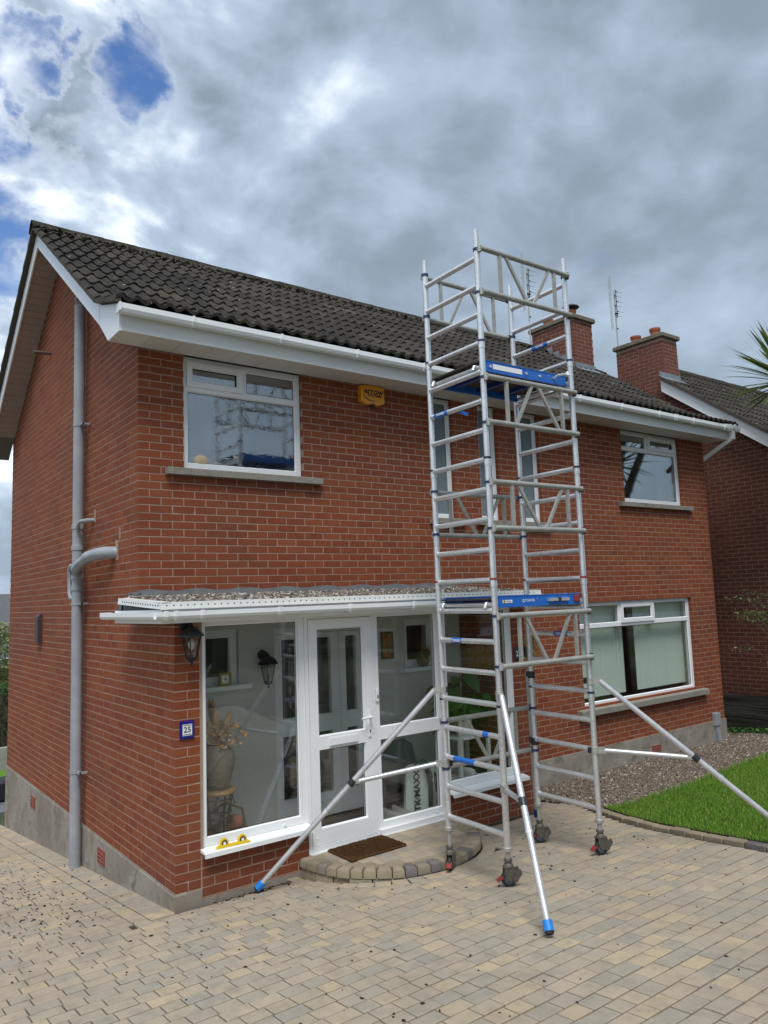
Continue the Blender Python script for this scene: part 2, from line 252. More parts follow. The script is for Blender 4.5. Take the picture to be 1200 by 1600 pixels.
def glass_mat(name, tint=(.93, .97, .95), refl=1.0, bump=None, haze=0.0, hazec=(.3, .34, .36), rough=0.0):
    t = NT(name); t.t.nodes.remove(t.p)
    tr = t.n('ShaderNodeBsdfTransparent'); tr.inputs[0].default_value = (*tint, 1)
    gl = t.n('ShaderNodeBsdfGlossy'); gl.inputs['Roughness'].default_value = rough; gl.inputs[0].default_value = (.95, .97, 1, 1)
    ge = t.n('ShaderNodeNewGeometry'); dt = t.n('ShaderNodeVectorMath', operation='DOT_PRODUCT'); t.l(ge.outputs['Normal'], dt.inputs[0]); t.l(ge.outputs['Incoming'], dt.inputs[1])
    cs = t.math('ABSOLUTE', dt.outputs['Value']); sch = t.math('ADD', .04*refl, t.math('MULTIPLY', 1-.04*refl, t.math('POWER', t.math('SUBTRACT', 1.0, cs), 5.0)))
    k = t.math('ADD', sch, 0.0, True)
    if bump:
        b = t.n('ShaderNodeBump'); b.inputs[0].default_value = bump[1]; b.inputs[1].default_value = bump[2]
        h = t.noise(bump[0], 3, .5, dist=.6); t.l(h, b.inputs['Height']); t.l(b.outputs[0], gl.inputs['Normal'])
    body = tr.outputs[0]
    if haze:
        df = t.n('ShaderNodeBsdfDiffuse'); f2 = t.noise(bump[0] if bump else 3, 4, .6)
        t.l(t.mix(f2, tuple(v*.75 for v in hazec), tuple(v*1.25 for v in hazec)), df.inputs[0]); m0 = t.n('ShaderNodeMixShader'); m0.inputs[0].default_value = haze; t.l(body, m0.inputs[1]); t.l(df.outputs[0], m0.inputs[2]); body = m0.outputs[0]
    mx = t.n('ShaderNodeMixShader'); t.l(k, mx.inputs[0]); t.l(body, mx.inputs[1]); t.l(gl.outputs[0], mx.inputs[2]); t.l(mx.outputs[0], t.out.inputs[0]); MAT[name] = t.m
glass_mat('glass', refl=2.2, tint=(.95, .98, .965)); glass_mat('glass_porch', refl=1.5, tint=(.965, .985, .975)); glass_mat('glass_leaded', refl=9.0, tint=(.5, .56, .56), bump=(22, .045, .01), haze=.1, hazec=(.08, .11, .13)); glass_mat('glass_upper', refl=8.0, tint=(.75, .82, .8)); glass_mat('glass_obscure', refl=1.6, bump=(130, .8, .02), haze=.85, hazec=(.17, .22, .24), rough=.25); glass_mat('lantern_glass', tint=(.8, .78, .74), refl=1.2)

# ------------------------------------------------------------------ mesh helpers
class MB:
    def __init__(s): s.v = []; s.f = []; s.var = []; s.cv = 0.0
    def add(s, vs, fs):
        o = len(s.v); s.v += [tuple(map(float, p)) for p in vs]; s.f += [tuple(i+o for i in f) for f in fs]; s.var += [s.cv]*len(vs); return s
    def box(s, x0, y0, z0, x1, y1, z1):
        return s.add([(x0, y0, z0), (x1, y0, z0), (x1, y1, z0), (x0, y1, z0), (x0, y0, z1), (x1, y0, z1), (x1, y1, z1), (x0, y1, z1)],
                     [(0, 3, 2, 1), (4, 5, 6, 7), (0, 1, 5, 4), (1, 2, 6, 5), (2, 3, 7, 6), (3, 0, 4, 7)])
    def cbox(s, x0, y0, z0, x1, y1, z1, c=.004):
        # box with all edges along its outline chamfered (octagonal section, inset ends)
        def ring(z, i):
            a0, b0, a1, b1 = x0+i, y0+i, x1-i, y1-i
            return [(a0+c, b0, z), (a1-c, b0, z), (a1, b0+c, z), (a1, b1-c, z), (a1-c, b1, z), (a0+c, b1, z), (a0, b1-c, z), (a0, b0+c, z)]
        vs = ring(z0, c)+ring(z0+c, 0)+ring(z1-c, 0)+ring(z1, c); fs = []
        for k in range(3):
            for i in range(8): fs.append((k*8+i, k*8+(i+1) % 8, k*8+8+(i+1) % 8, k*8+8+i))
        fs.append(tuple(range(7, -1, -1))); fs.append(tuple(range(24, 32))); return s.add(vs, fs)
    def bar(s, p, q, w, h, up=(0, 0, 1)):
        p, q = Vector(p), Vector(q); d = (q-p).normalized(); a = d.cross(Vector(up))
        if a.length < 1e-4: a = d.cross(Vector((1, 0, 0)))
        a.normalize(); b = a.cross(d).normalized(); vs = []
        for c in (p, q): vs += [c-a*w/2-b*h/2, c+a*w/2-b*h/2, c+a*w/2+b*h/2, c-a*w/2+b*h/2]
        return s.add(vs, [(0, 1, 2, 3), (7, 6, 5, 4), (0, 4, 5, 1), (1, 5, 6, 2), (2, 6, 7, 3), (3, 7, 4, 0)])
    def tube(s, pts, r, n=12, cap=True):
        pts = [Vector(p) for p in pts]; rs = r if isinstance(r, (list, tuple)) else [r]*len(pts)
        d = (pts[1]-pts[0]).normalized(); a = d.orthogonal().normalized(); vs = []; fs = []
        for i, p in enumerate(pts):
            if i == 0: t = pts[1]-pts[0]
            elif i == len(pts)-1: t = pts[-1]-pts[-2]
            else: t = (pts[i+1]-p).normalized()+(p-pts[i-1]).normalized()
            t.normalize(); a = (a-t*a.dot(t)).normalized(); b = t.cross(a)
            vs += [p+(a*math.cos(2*math.pi*k/n)+b*math.sin(2*math.pi*k/n))*rs[i] for k in range(n)]
        for i in range(len(pts)-1):
            for k in range(n): fs.append((i*n+k, i*n+(k+1) % n, (i+1)*n+(k+1) % n, (i+1)*n+k))
        if cap: fs.append(tuple(range(n-1, -1, -1))); fs.append(tuple(range((len(pts)-1)*n, len(pts)*n)))
        return s.add(vs, fs)
    def lathe(s, prof, n=20, c=(0, 0, 0), axis='z', cap=True):
        vs = []; fs = []
        for r, h in prof:
            for k in range(n):
                a = 2*math.pi*k/n; u, w = r*math.cos(a), r*math.sin(a)
                p = {'z': (u, w, h), 'y': (u, h, w), 'x': (h, u, w)}[axis]; vs.append((p[0]+c[0], p[1]+c[1], p[2]+c[2]))
        for i in range(len(prof)-1):
            for k in range(n): fs.append((i*n+k, i*n+(k+1) % n, (i+1)*n+(k+1) % n, (i+1)*n+k))
        if cap: fs.append(tuple(range(n-1, -1, -1))); fs.append(tuple(range((len(prof)-1)*n, len(prof)*n)))
        return s.add(vs, fs)
    def prism(s, poly, a, b):
        # poly: list of 3-D points, swept from offset a to offset b (vectors)
        n = len(poly); a, b = Vector(a), Vector(b); vs = [Vector(p)+a for p in poly]+[Vector(p)+b for p in poly]
        return s.add(vs, [tuple(range(n-1, -1, -1)), tuple(range(n, 2*n))]+[(i, (i+1) % n, n+(i+1) % n, n+i) for i in range(n)])
    def px(s, yz, x0, x1): return s.prism([(0, y, z) for y, z in yz], (x0, 0, 0), (x1, 0, 0))
    def py(s, xz, y0, y1): return s.prism([(x, 0, z) for x, z in xz], (0, y0, 0), (0, y1, 0))
    def pz(s, xy, z0, z1): return s.prism([(x, y, 0) for x, y in xy], (0, 0, z0), (0, 0, z1))
    def mesh(s, name, mat, smooth=None):
        m = bpy.data.meshes.new(name); m.from_pydata(s.v, [], s.f); m.materials.append(MAT[mat] if isinstance(mat, str) else mat)
        if any(s.var): m.attributes.new('var', 'FLOAT', 'POINT').data.foreach_set('value', s.var)
        fix_normals(m)
        if smooth is not None: m.shade_smooth(); m.set_sharp_from_angle(angle=R(smooth))
        m.update(); return m
    def build(s, name, mat, parent=None, smooth=None, loc=None, rot=None, kind=None):
        o = bpy.data.objects.new(name, s.mesh(name, mat, smooth)); col.objects.link(o)
        if parent: o.parent = parent
        if loc is not None: o.location = loc
        if rot is not None: o.rotation_euler = rot
        if kind: o['kind'] = kind
        return o
import bmesh
def fix_normals(m):
    if len(m.polygons) > 6000: return
    bm = bmesh.new(); bm.from_mesh(m); bmesh.ops.recalc_face_normals(bm, faces=bm.faces); bm.to_mesh(m); bm.free()
def big_mesh(name, V, F, mat, var=None, parent=None, kind=None, smooth=False):
    m = bpy.data.meshes.new(name); V = np.asarray(V, np.float32); F = np.asarray(F, np.int32); k = F.shape[1]
    m.vertices.add(len(V)); m.vertices.foreach_set('co', V.ravel()); m.loops.add(F.size); m.loops.foreach_set('vertex_index', F.ravel())
    m.polygons.add(len(F)); m.polygons.foreach_set('loop_start', np.arange(0, F.size, k, dtype=np.int32))
    m.update(calc_edges=True); m.validate()
    if var is not None: m.attributes.new('var', 'FLOAT', 'POINT').data.foreach_set('value', np.asarray(var, np.float32))
    m.materials.append(MAT[mat])
    m.shade_smooth() if smooth else m.shade_flat()
    o = bpy.data.objects.new(name, m); col.objects.link(o)
    if parent: o.parent = parent
    if kind: o['kind'] = kind
    return o
def scatter(name, T, TF, X, mat, var, parent=None, kind=None):
    # template verts T (n,3), faces TF, transforms X (k,3,4)
    T = np.asarray(T, float); X = np.asarray(X); V = np.einsum('kij,nj->kni', X[:, :, :3], T)+X[:, None, :, 3]
    TF = np.asarray(TF); F = (TF[None]+np.arange(len(X))[:, None, None]*len(T)).reshape(-1, TF.shape[1])
    return big_mesh(name, V.reshape(-1, 3), F, mat, np.repeat(var, len(T)), parent, kind)
def thing(name, label, cat, loc=(0, 0, 0), rz=0, group=None):
    o = bpy.data.objects.new(name, None); col.objects.link(o); o.location = loc; o.rotation_euler = (0, 0, rz); o.empty_display_size = .1
    return tag(o, label, cat, group)
def tag(o, label, cat, group=None):
    o['label'] = label; o['category'] = cat
    if group: o['group'] = group
    return o
def inst(name, mesh, parent=None, loc=(0, 0, 0), rot=(0, 0, 0), sc=None):
    o = bpy.data.objects.new(name, mesh); col.objects.link(o); o.location = loc; o.rotation_euler = rot
    if sc: o.scale = sc
    if parent: o.parent = parent
    return o
def copy_tree(o, parent=None):
    c = o.copy(); col.objects.link(c)
    if parent: c.parent = parent
    for ch in list(o.children): copy_tree(ch, c)
    return c
def struct(o): o['kind'] = 'structure'; return o
def text(s, name, size, mat, parent, loc, rot, ext=.0015, sx=1.0, shear=0.0, bold=0.0):
    cu = bpy.data.curves.new(name, 'FONT'); cu.body = s; cu.size = size; cu.extrude = ext; cu.align_x = 'CENTER'; cu.align_y = 'CENTER'; cu.shear = shear; cu.offset = bold; cu.resolution_u = 3
    t = bpy.data.objects.new(name, cu); col.objects.link(t); bpy.context.view_layer.update()
    m = bpy.data.meshes.new_from_object(t.evaluated_get(bpy.context.evaluated_depsgraph_get())); bpy.data.objects.remove(t); bpy.data.curves.remove(cu)
    m.materials.clear(); m.materials.append(MAT[mat]); o = bpy.data.objects.new(name, m); col.objects.link(o); o.location = loc; o.rotation_euler = rot; o.scale = (sx, 1, 1)
    if parent: o.parent = parent
    return o

# ------------------------------------------------------------------ ground
def G(x, y):
    yc = min(max(y, -9.0), 8.0)
    return -.13-(.113 if yc > -.88 else .094)*(yc+.88)-.004*min(max(x, 0), 12)
def Gv(x, y):
    yc = np.clip(y, -9, 8); return -.13-np.where(yc > -.88, .113, .094)*(yc+.88)-.004*np.clip(x, 0, 12)
xs = [-500, -120, -30, -10, 0, 6, 12, 30, 120, 500]; ys = [-500, -120, -30, -9, -.88, 8, 30, 120, 500]
g = MB(); g.v = [(x, y, G(x, y)-.07) for y in ys for x in xs]; g.var = [0.0]*len(g.v); n = len(xs)
g.f = [(j*n+i, j*n+i+1, (j+1)*n+i+1, (j+1)*n+i) for j in range(len(ys)-1) for i in range(n-1)]
struct(g.build('ground', 'ground'))
def sheet(name, poly, mat, dz, step=.25):
    # triangulated sheet draped over the ground
    bm = bmesh.new(); bm.faces.new([bm.verts.new((x, y, 0)) for x, y in poly])
    xa, xb = min(p[0] for p in poly), max(p[0] for p in poly); ya, yb = min(p[1] for p in poly), max(p[1] for p in poly)
    for v in np.arange(ya+.31, yb, .8): bmesh.ops.bisect_plane(bm, geom=bm.verts[:]+bm.edges[:]+bm.faces[:], plane_co=(0, v, 0), plane_no=(0, 1, 0))
    if ya < -.88 < yb: bmesh.ops.bisect_plane(bm, geom=bm.verts[:]+bm.edges[:]+bm.faces[:], plane_co=(0, -.88, 0), plane_no=(0, 1, 0))
    for v in bm.verts: v.co.z = G(v.co.x, v.co.y)+dz
    m = bpy.data.meshes.new(name); bm.to_mesh(m); bm.free(); m.materials.append(MAT[mat]); o = bpy.data.objects.new(name, m); col.objects.link(o); return struct(o)
# kerb line between drive and lawn
KP = [(4.66, -1.08), (4.42, -1.55), (4.22, -2.02), (4.10, -2.45), (4.02, -3.0), (3.95, -3.6), (3.88, -4.3), (3.82, -5.1), (3.76, -6.2)]
def kerb_x(y):
    for (a, b), (c, d) in zip(KP, KP[1:]):
        if d <= y <= b: return a+(c-a)*(b-y)/(b-d)
    return KP[0][0] if y > KP[0][1] else KP[-1][0]
drive = sheet('driveway', [(-4.2, -7.6), (3.7, -7.6)]+[(x-.03, y) for x, y in KP[::-1]]+[(4.58, -.02), (4.12, -.02), (4.12, -.86), (.0, -.86), (0, 7.6), (-4.2, 7.6)], 'joint_sand', -.004)
# paver: chamfered block, unit mesh scaled per size
def paver_geo(lx, ly, h=.05, c=.0045):
    a, b = lx/2, ly/2
    V = [(-a, -b, -h), (a, -b, -h), (a, b, -h), (-a, b, -h), (-a, -b, -c*.7), (a, -b, -c*.7), (a, b, -c*.7), (-a, b, -c*.7), (-a+c, -b+c, 0), (a-c, -b+c, 0), (a-c, b-c, 0), (-a+c, b-c, 0)]
    return V, [(0, 1, 5, 4), (1, 2, 6, 5), (2, 3, 7, 6), (3, 0, 4, 7), (4, 5, 9, 8), (5, 6, 10, 9), (6, 7, 11, 10), (7, 4, 8, 11), (8, 9, 10, 11)]
PM = {}
def paver_mesh(lx, ly):
    k = (round(lx, 3), round(ly, 3))
    if k not in PM:
        m = bpy.data.meshes.new('paver'); m.from_pydata(*[paver_geo(*k)[0], [], paver_geo(*k)[1]]); m.materials.append(MAT['paver']); PM[k] = m
    return PM[k]
SC0 = (2.05, -.88); SR = .92
pav = []   # x, y, lx, ly, rot
PW = .122
for j in range(-55, 69):
    y = -.94+PW*j+.0
    if y < -7.4 or y > 7.4: continue
    x = -4.1+rng.uniform(0, .15); xm = -.330 if y > -.90 else kerb_x(y)-.06
    while x < xm:
        l = rng.choice([.122, .152, .182], p=[.2, .4, .4])
        if x+l > xm-.07: l = xm-x
        if l > .02: pav.append((x+l/2, y, l-.008, PW-.0115, 0))
        x += l
# strip beside the porch, up to the gravel
for j in range(0, 7):
    y = -.94+PW*(j+1); x = 4.17+rng.uniform(0, .03)
    while x < 4.56:
        l = min(rng.choice([.122, .152]), 4.56-x)
        if l > .05: pav.append((x+l/2, y, l-.008, PW-.0115, 0))
        x += l
pav = [p for p in pav if math.hypot(p[0]-SC0[0], p[1]-SC0[1]) > SR+.115 and not (-.02 < p[0] < 4.15 and p[1] > -.98) and not (p[1] > -1.06 and -.36 < p[0] < 0)]
# edging along the gable and round the corner
y = -.90
while y < 7.0:
    l = rng.choice([.18, .21, .24]); pav.append((-.105, y+l/2, .19, l-.006, 0)); y += l
y = -1.02
while y < 7.0: pav.append((-.268, y+.06, .115, .112, 0)); y += .12
x = -.32
while x < 1.05: pav.append((x+.08, -1.0, .154, .115, 0)); x += .16
for k in range(22):
    a = math.pi+(k+.5)*math.pi/22; pav.append((SC0[0]+(SR+.075)*math.cos(a), SC0[1]+(SR+.075)*math.sin(a), .13, .118, a+math.pi/2))
def ptilt(): return rng.normal(0, .0035), rng.normal(0, .0035), rng.normal(0, .0012)
sc = []
for i, (x, y, lx, ly, r) in enumerate(pav):
    u, v, z = proj((x, y, G(x, y)))
    ok = z > 1 and -20 < u < 1220 and -20 < v < 1620; sc.append((-(lx*ly)/z**3 if ok else 0, i))
sc.sort(); single = {i for s_, i in sc[:300] if s_ < 0}
PT, PF = paver_geo(1, 1); Vs = []; Fs = []; va = []; off = 0
for i, (x, y, lx, ly, r) in enumerate(pav):
    a, b, dz = ptilt(); sl = -(.113 if y > -.88 else .094)
    if i in single and lx > .06: inst('paver', paver_mesh(round(lx, 3), round(ly, 3)), drive, (x, y, G(x, y)+.004+dz+(.005 if r else 0)), (math.atan(sl)+a, b, r))
    else:
        T, F = paver_geo(lx, ly); Rm = np.array((Matrix.Rotation(r, 3, 'Z') @ Matrix.Rotation(b, 3, 'Y') @ Matrix.Rotation(math.atan(sl)+a, 3, 'X')))
        Vs.append(np.array(T)@Rm.T+np.array((x, y, G(x, y)+.004+dz+(.005 if r else 0)))); Fs.append(np.array(F)+off); off += 12; va += [rng.random()]*12
big_mesh('pavers_beyond', np.concatenate(Vs), np.concatenate(Fs), 'paver', va, drive, 'stuff')
# lawn
lawn_poly = [(x+.10, y) for x, y in KP[1:]]+[(3.9, -7.6), (14, -7.6), (14, -1.45), (10.4, -1.40), (8.1, -1.52), (6.2, -1.70), (5.3, -1.75), (4.75, -1.78)]
sheet('lawn', lawn_poly, 'soil', .035)
def inside(poly, X, Y):
    r = np.zeros(len(X), bool)
    for (x0, y0), (x1, y1) in zip(poly, poly[1:]+poly[:1]):
        c = ((y0 > Y) != (y1 > Y)); xi = (x1-x0)*(Y-y0)/((y1-y0) or 1e-9)+x0; r ^= c & (X < xi)
    return r
def grass_blades(name, X, Y, h0, label):
    k = len(X); a = rng.uniform(0, 2*np.pi, k); h = rng.uniform(.6, 1.25, k)*h0; w = rng.uniform(.0014, .003, k); ln = rng.normal(0, .4, k)*h; ld = rng.uniform(0, 2*np.pi, k)
    b = np.stack([X, Y, Gv(X, Y)+.034], 1); d = np.stack([np.cos(a), np.sin(a), a*0], 1)*w[:, None]; tp = b+np.stack([ln*np.cos(ld), ln*np.sin(ld), h], 1); md = b+np.stack([.35*ln*np.cos(ld), .35*ln*np.sin(ld), .55*h], 1)
    V = np.stack([b-d, b+d, md+d*.8, md-d*.8, tp], 1).reshape(-1, 3); i = np.arange(k)[:, None]*5
    F = np.concatenate([i+[0, 1, 2], i+[0, 2, 3], i+[3, 2, 4]]); o = big_mesh(name, V, F, 'grass', np.repeat(rng.random(k), 5), None, 'stuff'); return tag(o, label, 'grass')
X = rng.uniform(3.8, 11.6, 420000); Y = -1.4-rng.uniform(0, 1, 420000)**1.3*5.2; m_ = inside(lawn_poly, X, Y)
uu = np.stack([X, Y, Gv(X, Y)], 1)-CAM; zz = uu@FW; m_ &= (zz > .5) & (600+FPX*(uu@RT)/np.maximum(zz, .5) < 1900)
grass_blades('grass', X[m_], Y[m_], .033, 'short mown green lawn grass beside the gravel bed')
ek = 2600; t_ = rng.uniform(0, 1, ek); ex = 4.42+t_*5.6; ey = np.interp(ex, [4.4, 5.3, 6.2, 8.1, 10.4], [-1.77, -1.75, -1.70, -1.52, -1.40])+rng.normal(0, .03, ek)
grass_blades('edge_grass', ex, ey, .075, 'longer ragged grass tufts along the lawn edge by the gravel')
# kerb blocks
kerb = struct(bpy.data.objects.new('kerb', None)); col.objects.link(kerb)
pl = [Vector((x, y, 0)) for x, y in KP]; acc = 0
for a, b in zip(pl, pl[1:]):
    d = (b-a); nseg = max(1, round(d.length/.21)); d /= nseg
    for k in range(nseg):
        p = a+d*(k+.5); mb = MB(); mb.cv = rng.random(); ln = d.length-.008; mb.cbox(-ln/2, -.045, -.06, ln/2, .045, .035, .008)
        mb.build('kerb_block', 'step_block', kerb, loc=(p.x+.04, p.y, G(p.x, p.y)+rng.normal(0, .003)), rot=(rng.normal(0, .015), math.atan(.094*math.sin(math.atan2(d.y, d.x))), math.atan2(d.y, d.x)))
# gravel bed
grav_poly = [(4.58, .0), (4.58, -1.05), (4.78, -1.10), (4.58, -1.56), (4.75, -1.76), (5.3, -1.73), (6.2, -1.68), (8.1, -1.50), (10.4, -1.38), (10.72, -1.36), (10.72, 2.5), (9.78, 2.5), (9.78, 0)]
sheet('gravel_bed', grav_poly, 'soil', .0)
OT = np.array([(1, 0, 0), (-1, 0, 0), (0, 1, 0), (0, -1, 0), (0, 0, 1), (0, 0, -1)], float)*.5
OF = [(0, 2, 4), (2, 1, 4), (1, 3, 4), (3, 0, 4), (2, 0, 5), (1, 2, 5), (3, 1, 5), (0, 3, 5)]
# rougher stone: cube-ish 8 verts
ST = np.array([(-.5, -.4, -.35), (.45, -.5, -.4), (.5, .42, -.3), (-.42, .5, -.4), (-.35, -.3, .4), (.3, -.38, .32), (.36, .28, .45), (-.3, .35, .3)]); SF = [(0, 3, 2, 1), (4, 5, 6, 7), (0, 1, 5, 4), (1, 2, 6, 5), (2, 3, 7, 6), (3, 0, 4, 7)]
def stones(name, P, s0, s1, mat, label=None, parent=None):
    k = len(P); s = rng.uniform(s0, s1, (k, 3))*np.array([1.15, 1, .75]); q = rng.normal(size=(k, 4)); q /= np.linalg.norm(q, axis=1)[:, None]; w, x, y, z = q.T
    Rm = np.stack([1-2*(y*y+z*z), 2*(x*y-z*w), 2*(x*z+y*w), 2*(x*y+z*w), 1-2*(x*x+z*z), 2*(y*z-x*w), 2*(x*z-y*w), 2*(y*z+x*w), 1-2*(x*x+y*y)], 1).reshape(k, 3, 3)*s[:, None, :]
    o = scatter(name, ST, SF, np.concatenate([Rm, P[:, :, None]], 2), mat, rng.random(k), parent, 'stuff')
    return tag(o, label, 'gravel') if label else o
X = rng.uniform(4.5, 10.75, 60000); Y = rng.uniform(-1.8, 1.2, 60000); m_ = inside(grav_poly, X, Y); X, Y = X[m_][:27000], Y[m_][:27000]
stones('gravel', np.stack([X, Y, Gv(X, Y)+rng.uniform(.005, .022, len(X))], 1), .017, .036, 'gravel', 'loose brown and grey gravel strip below the front wall')
# dark bits scattered on the paving
k = 900; X = np.concatenate([rng.normal(-.75, .45, 420), rng.uniform(-2.2, 4, 330), rng.uniform(.3, 1.1, 150)]); Y = np.concatenate([rng.normal(.6, 1.1, 420), rng.uniform(-4.6, -1.1, 330), -.93-np.abs(rng.normal(0, .035, 150))])
m_ = ((X < -.03) | (Y < -.9)) & (np.hypot(X-SC0[0], Y-SC0[1]) > 1.0) & (rng.random(len(X)) < .62); X, Y = X[m_], Y[m_]
P_ = np.stack([X, Y, Gv(X, Y)+.008], 1); k = len(P_); s = rng.uniform(.006, .026, (k, 1))*rng.uniform(.5, 1.2, (k, 3)); s[:, 2] = rng.uniform(.003, .008, k); a = rng.uniform(0, 6.28, k); Rm = np.zeros((k, 3, 3)); Rm[:, 0, 0] = np.cos(a)*s[:, 0]; Rm[:, 0, 1] = -np.sin(a)*s[:, 1]; Rm[:, 1, 0] = np.sin(a)*s[:, 0]; Rm[:, 1, 1] = np.cos(a)*s[:, 1]; Rm[:, 2, 2] = s[:, 2]
tag(scatter('moss_crumbs', ST, SF, np.concatenate([Rm, P_[:, :, None]], 2), 'debris', rng.random(k), None, 'stuff'), 'dark moss crumbs and leaf bits scattered on the paving', 'debris')

# ------------------------------------------------------------------ bricks
CH = .075
def brick_geo(l, d=.1025, h=.065, c=.0016):
    a = l/2
    V = [(-a, d, 0), (a, d, 0), (a, d, h), (-a, d, h), (-a, c, 0), (a, c, 0), (a, c, h), (-a, c, h), (-a+c, 0, c), (a-c, 0, c), (a-c, 0, h-c), (-a+c, 0, h-c)]
    return V, [(0, 4, 5, 1), (1, 5, 6, 2), (2, 6, 7, 3), (3, 7, 4, 0), (4, 8, 9, 5), (5, 9, 10, 6), (6, 10, 11, 7), (7, 11, 8, 4), (8, 11, 10, 9)]
def full_brick_mesh(mat):
    m = bpy.data.meshes.new('brick'); V, F = brick_geo(.215); m.from_pydata(V, [], F); m.materials.append(MAT[mat]); fix_normals(m); return m
# wall run: p0 start, direction ang of run (0: along +x facing -y ; 'g': along +y facing -x)
def run(out, axis, fixed, a, b, k0, k1, first, openings=(), top=None, flip=False):
    """axis 'x': face -y at y=fixed, bricks from x=a..b ; axis 'y': face -x at x=fixed. first(k)-> start offset"""
    for k in range(k0, k1):
        z = k*CH+.005; s = a+first(k)
        while s < b-.02:
            e = min(s+.215, b); segs = [(s, e)]
            for (oa, ob, za, zb) in openings:
                if z+.033 > za and z+.033 < zb:
                    ns = []
                    for (u, v) in segs:
                        if v <= oa or u >= ob: ns.append((u, v)); continue
                        if u < oa: ns.append((u, oa))
                        if v > ob: ns.append((ob, v))
                    segs = ns
            for (u, v) in segs:
                u = max(u, a)
                if v-u < .012: continue
                if top and z+.065 > top((u+v)/2): continue
                out.append((axis, fixed, (u+v)/2, z, v-u, flip))
            s += .225
def place_bricks(lst, singles, parent_of, mat, mesh):
    groups = {}
    for i, (ax, fx, c, z, l, flip) in enumerate(lst):
        dj = rng.normal(0, .0005); tl = rng.normal(0, .0022)
        rz = (0 if ax == 'x' else -math.pi/2)+(math.pi if flip else 0)
        p = (c, fx+dj, z) if ax == 'x' else (fx+dj, c, z); par = parent_of(i)
        if i in singles: inst('brick', mesh, par, p, (0, tl, rz))
        else: groups.setdefault(par.name, (par, []))[1].append((p, l, rz, tl))
    for par, items in groups.values():
        Vs = []; Fs = []; va = []; off = 0
        for p, l, rz, tl in items:
            V, F = brick_geo(l); Rm = np.array(Matrix.Rotation(rz, 3, 'Z') @ Matrix.Rotation(tl, 3, 'Y'))
            Vs.append(np.array(V)@Rm.T+np.array(p)); Fs.append(np.array(F)+off); off += 12; va += [rng.random()]*12
        big_mesh('bricks', np.concatenate(Vs), np.concatenate(Fs), mat, va, par, 'stuff')
def pick(lst, n, block=lambda ax, p: False):
    sc = []
    for i, (ax, fx, c, z, l, flip) in enumerate(lst):
        if abs(l-.215) > .002: continue
        p = (c, fx, z+.03) if ax == 'x' else (fx, c, z+.03)
        if block(ax, p): continue
        h = .1075; q = ((c-h, fx, z), (c+h, fx, z)) if ax == 'x' else ((fx, c-h, z), (fx, c+h, z))
        u0, v0, d0 = proj(q[0]); u1, v1, d1 = proj(q[1])
        if d0 < .5 or not (0 < u0 < 1200 and 0 < v0 < 1600 and 0 < u1 < 1200): continue
        sc.append((-abs(u1-u0)*.065*FPX/d0, i))
    sc.sort(); return {i for _, i in sc[:n]}
def core_boxes(mb, axis, fixed, thick, a, b, z0, z1, openings, g=.0025):
    """mortar core: rectangle minus openings grown by g"""
    xs_ = sorted({a, b, *[v for o in openings for v in (o[0]-g, o[1]+g)]}); xs_ = [v for v in xs_ if a <= v <= b]
    for u, v in zip(xs_, xs_[1:]):
        mid = (u+v)/2; cuts = sorted((max(o[2]-g, z0), min(o[3]+g, z1)) for o in openings if o[0]-g < mid < o[1]+g); z = z0
        for c0, c1 in cuts+[(z1, z1)]:
            if c0-z > .002:
                if axis == 'x': mb.box(u, fixed, z, v, fixed+thick, c0)
                else: mb.box(fixed, u, z, fixed+thick, v, c0)
            z = max(z, c1)

# ------------------------------------------------------------------ the house
D = -.88; HX = 9.77; HY = 5.75; RY = HY/2
house = thing('brick_house', 'red brick two storey house with dark tiled roof and glazed front porch', 'house')
OP = [(.45, 1.795, 3.6, 4.9), (3.665, 3.985, 3.225, 4.9), (4.435, 4.775, 3.225, 4.9), (5.245, 5.585, 3.225, 4.9), (7.47, 9.045, 3.6, 4.9), (6.22, 9.045, .64, 2.115)]
def roofz(y):
    y = y if y < RY else HY-y
    return 5.05+.70*y if y > .14 else 5.148-.30*(.14-y)
def walk(y0, z_of, ga, n):
    # points a gauge apart up a bent roof line, with the slope of each course
    o = []; y = y0
    for _ in range(n):
        yn = y
        for _i in range(400):
            yn += .001
            if math.hypot(yn-y, z_of(yn)-z_of(y)) >= ga: break
        o.append((y, z_of(y), math.atan2(z_of(yn)-z_of(y), yn-y))); y = yn
    return o
PZ = 2.30   # porch roof meets the wall
mb = MB(); core_boxes(mb, 'x', .0022, .26, .2395, HX-.002, PZ, 4.86, OP)
core_boxes(mb, 'x', .0022, .26, 4.12, HX-.002, -.6, PZ, OP[5:])
front = mb.build('front_wall', 'mortar', house)
mb = MB(); mb.prism([(0, D+.0022, -.9), (0, HY, -1.3), (0, HY, 4.9), (0, RY, roofz(RY)-.05), (0, .0024, 4.98), (0, .0024, PZ), (0, D+.0022, PZ-.1)], (.0022, 0, 0), (.24, 0, 0))
gable = mb.build('gable_wall', 'mortar', house)
mb = MB(); mb.prism([(0, .26, -1), (0, HY, -1.3), (0, HY, 4.9), (0, RY, roofz(RY)-.05), (0, .26, 4.98)], (HX-.25, 0, 0), (HX-.006, 0, 0)); mb.build('side_wall', 'brick', house)
MB().box(.25, HY-.25, -1.3, HX-.25, HY, 4.9).build('rear_wall', 'brick', house)
mb = MB(); mb.box(.0032, D+.0024, -.3, .213, D+.10, 2.15); mb.box(.2131, D+.0024, -.3, 1.233, D+.2, .255); porchw = mb.build('porch_wall', 'mortar', house)
mb = MB(); mb.box(2.888, D+.0024, -.4, 4.148, D+.2, .24); mb.box(3.947, D+.0024, .2401, 4.148, D+.1, 2.15); porchr = mb.build('porch_wall', 'mortar', house)
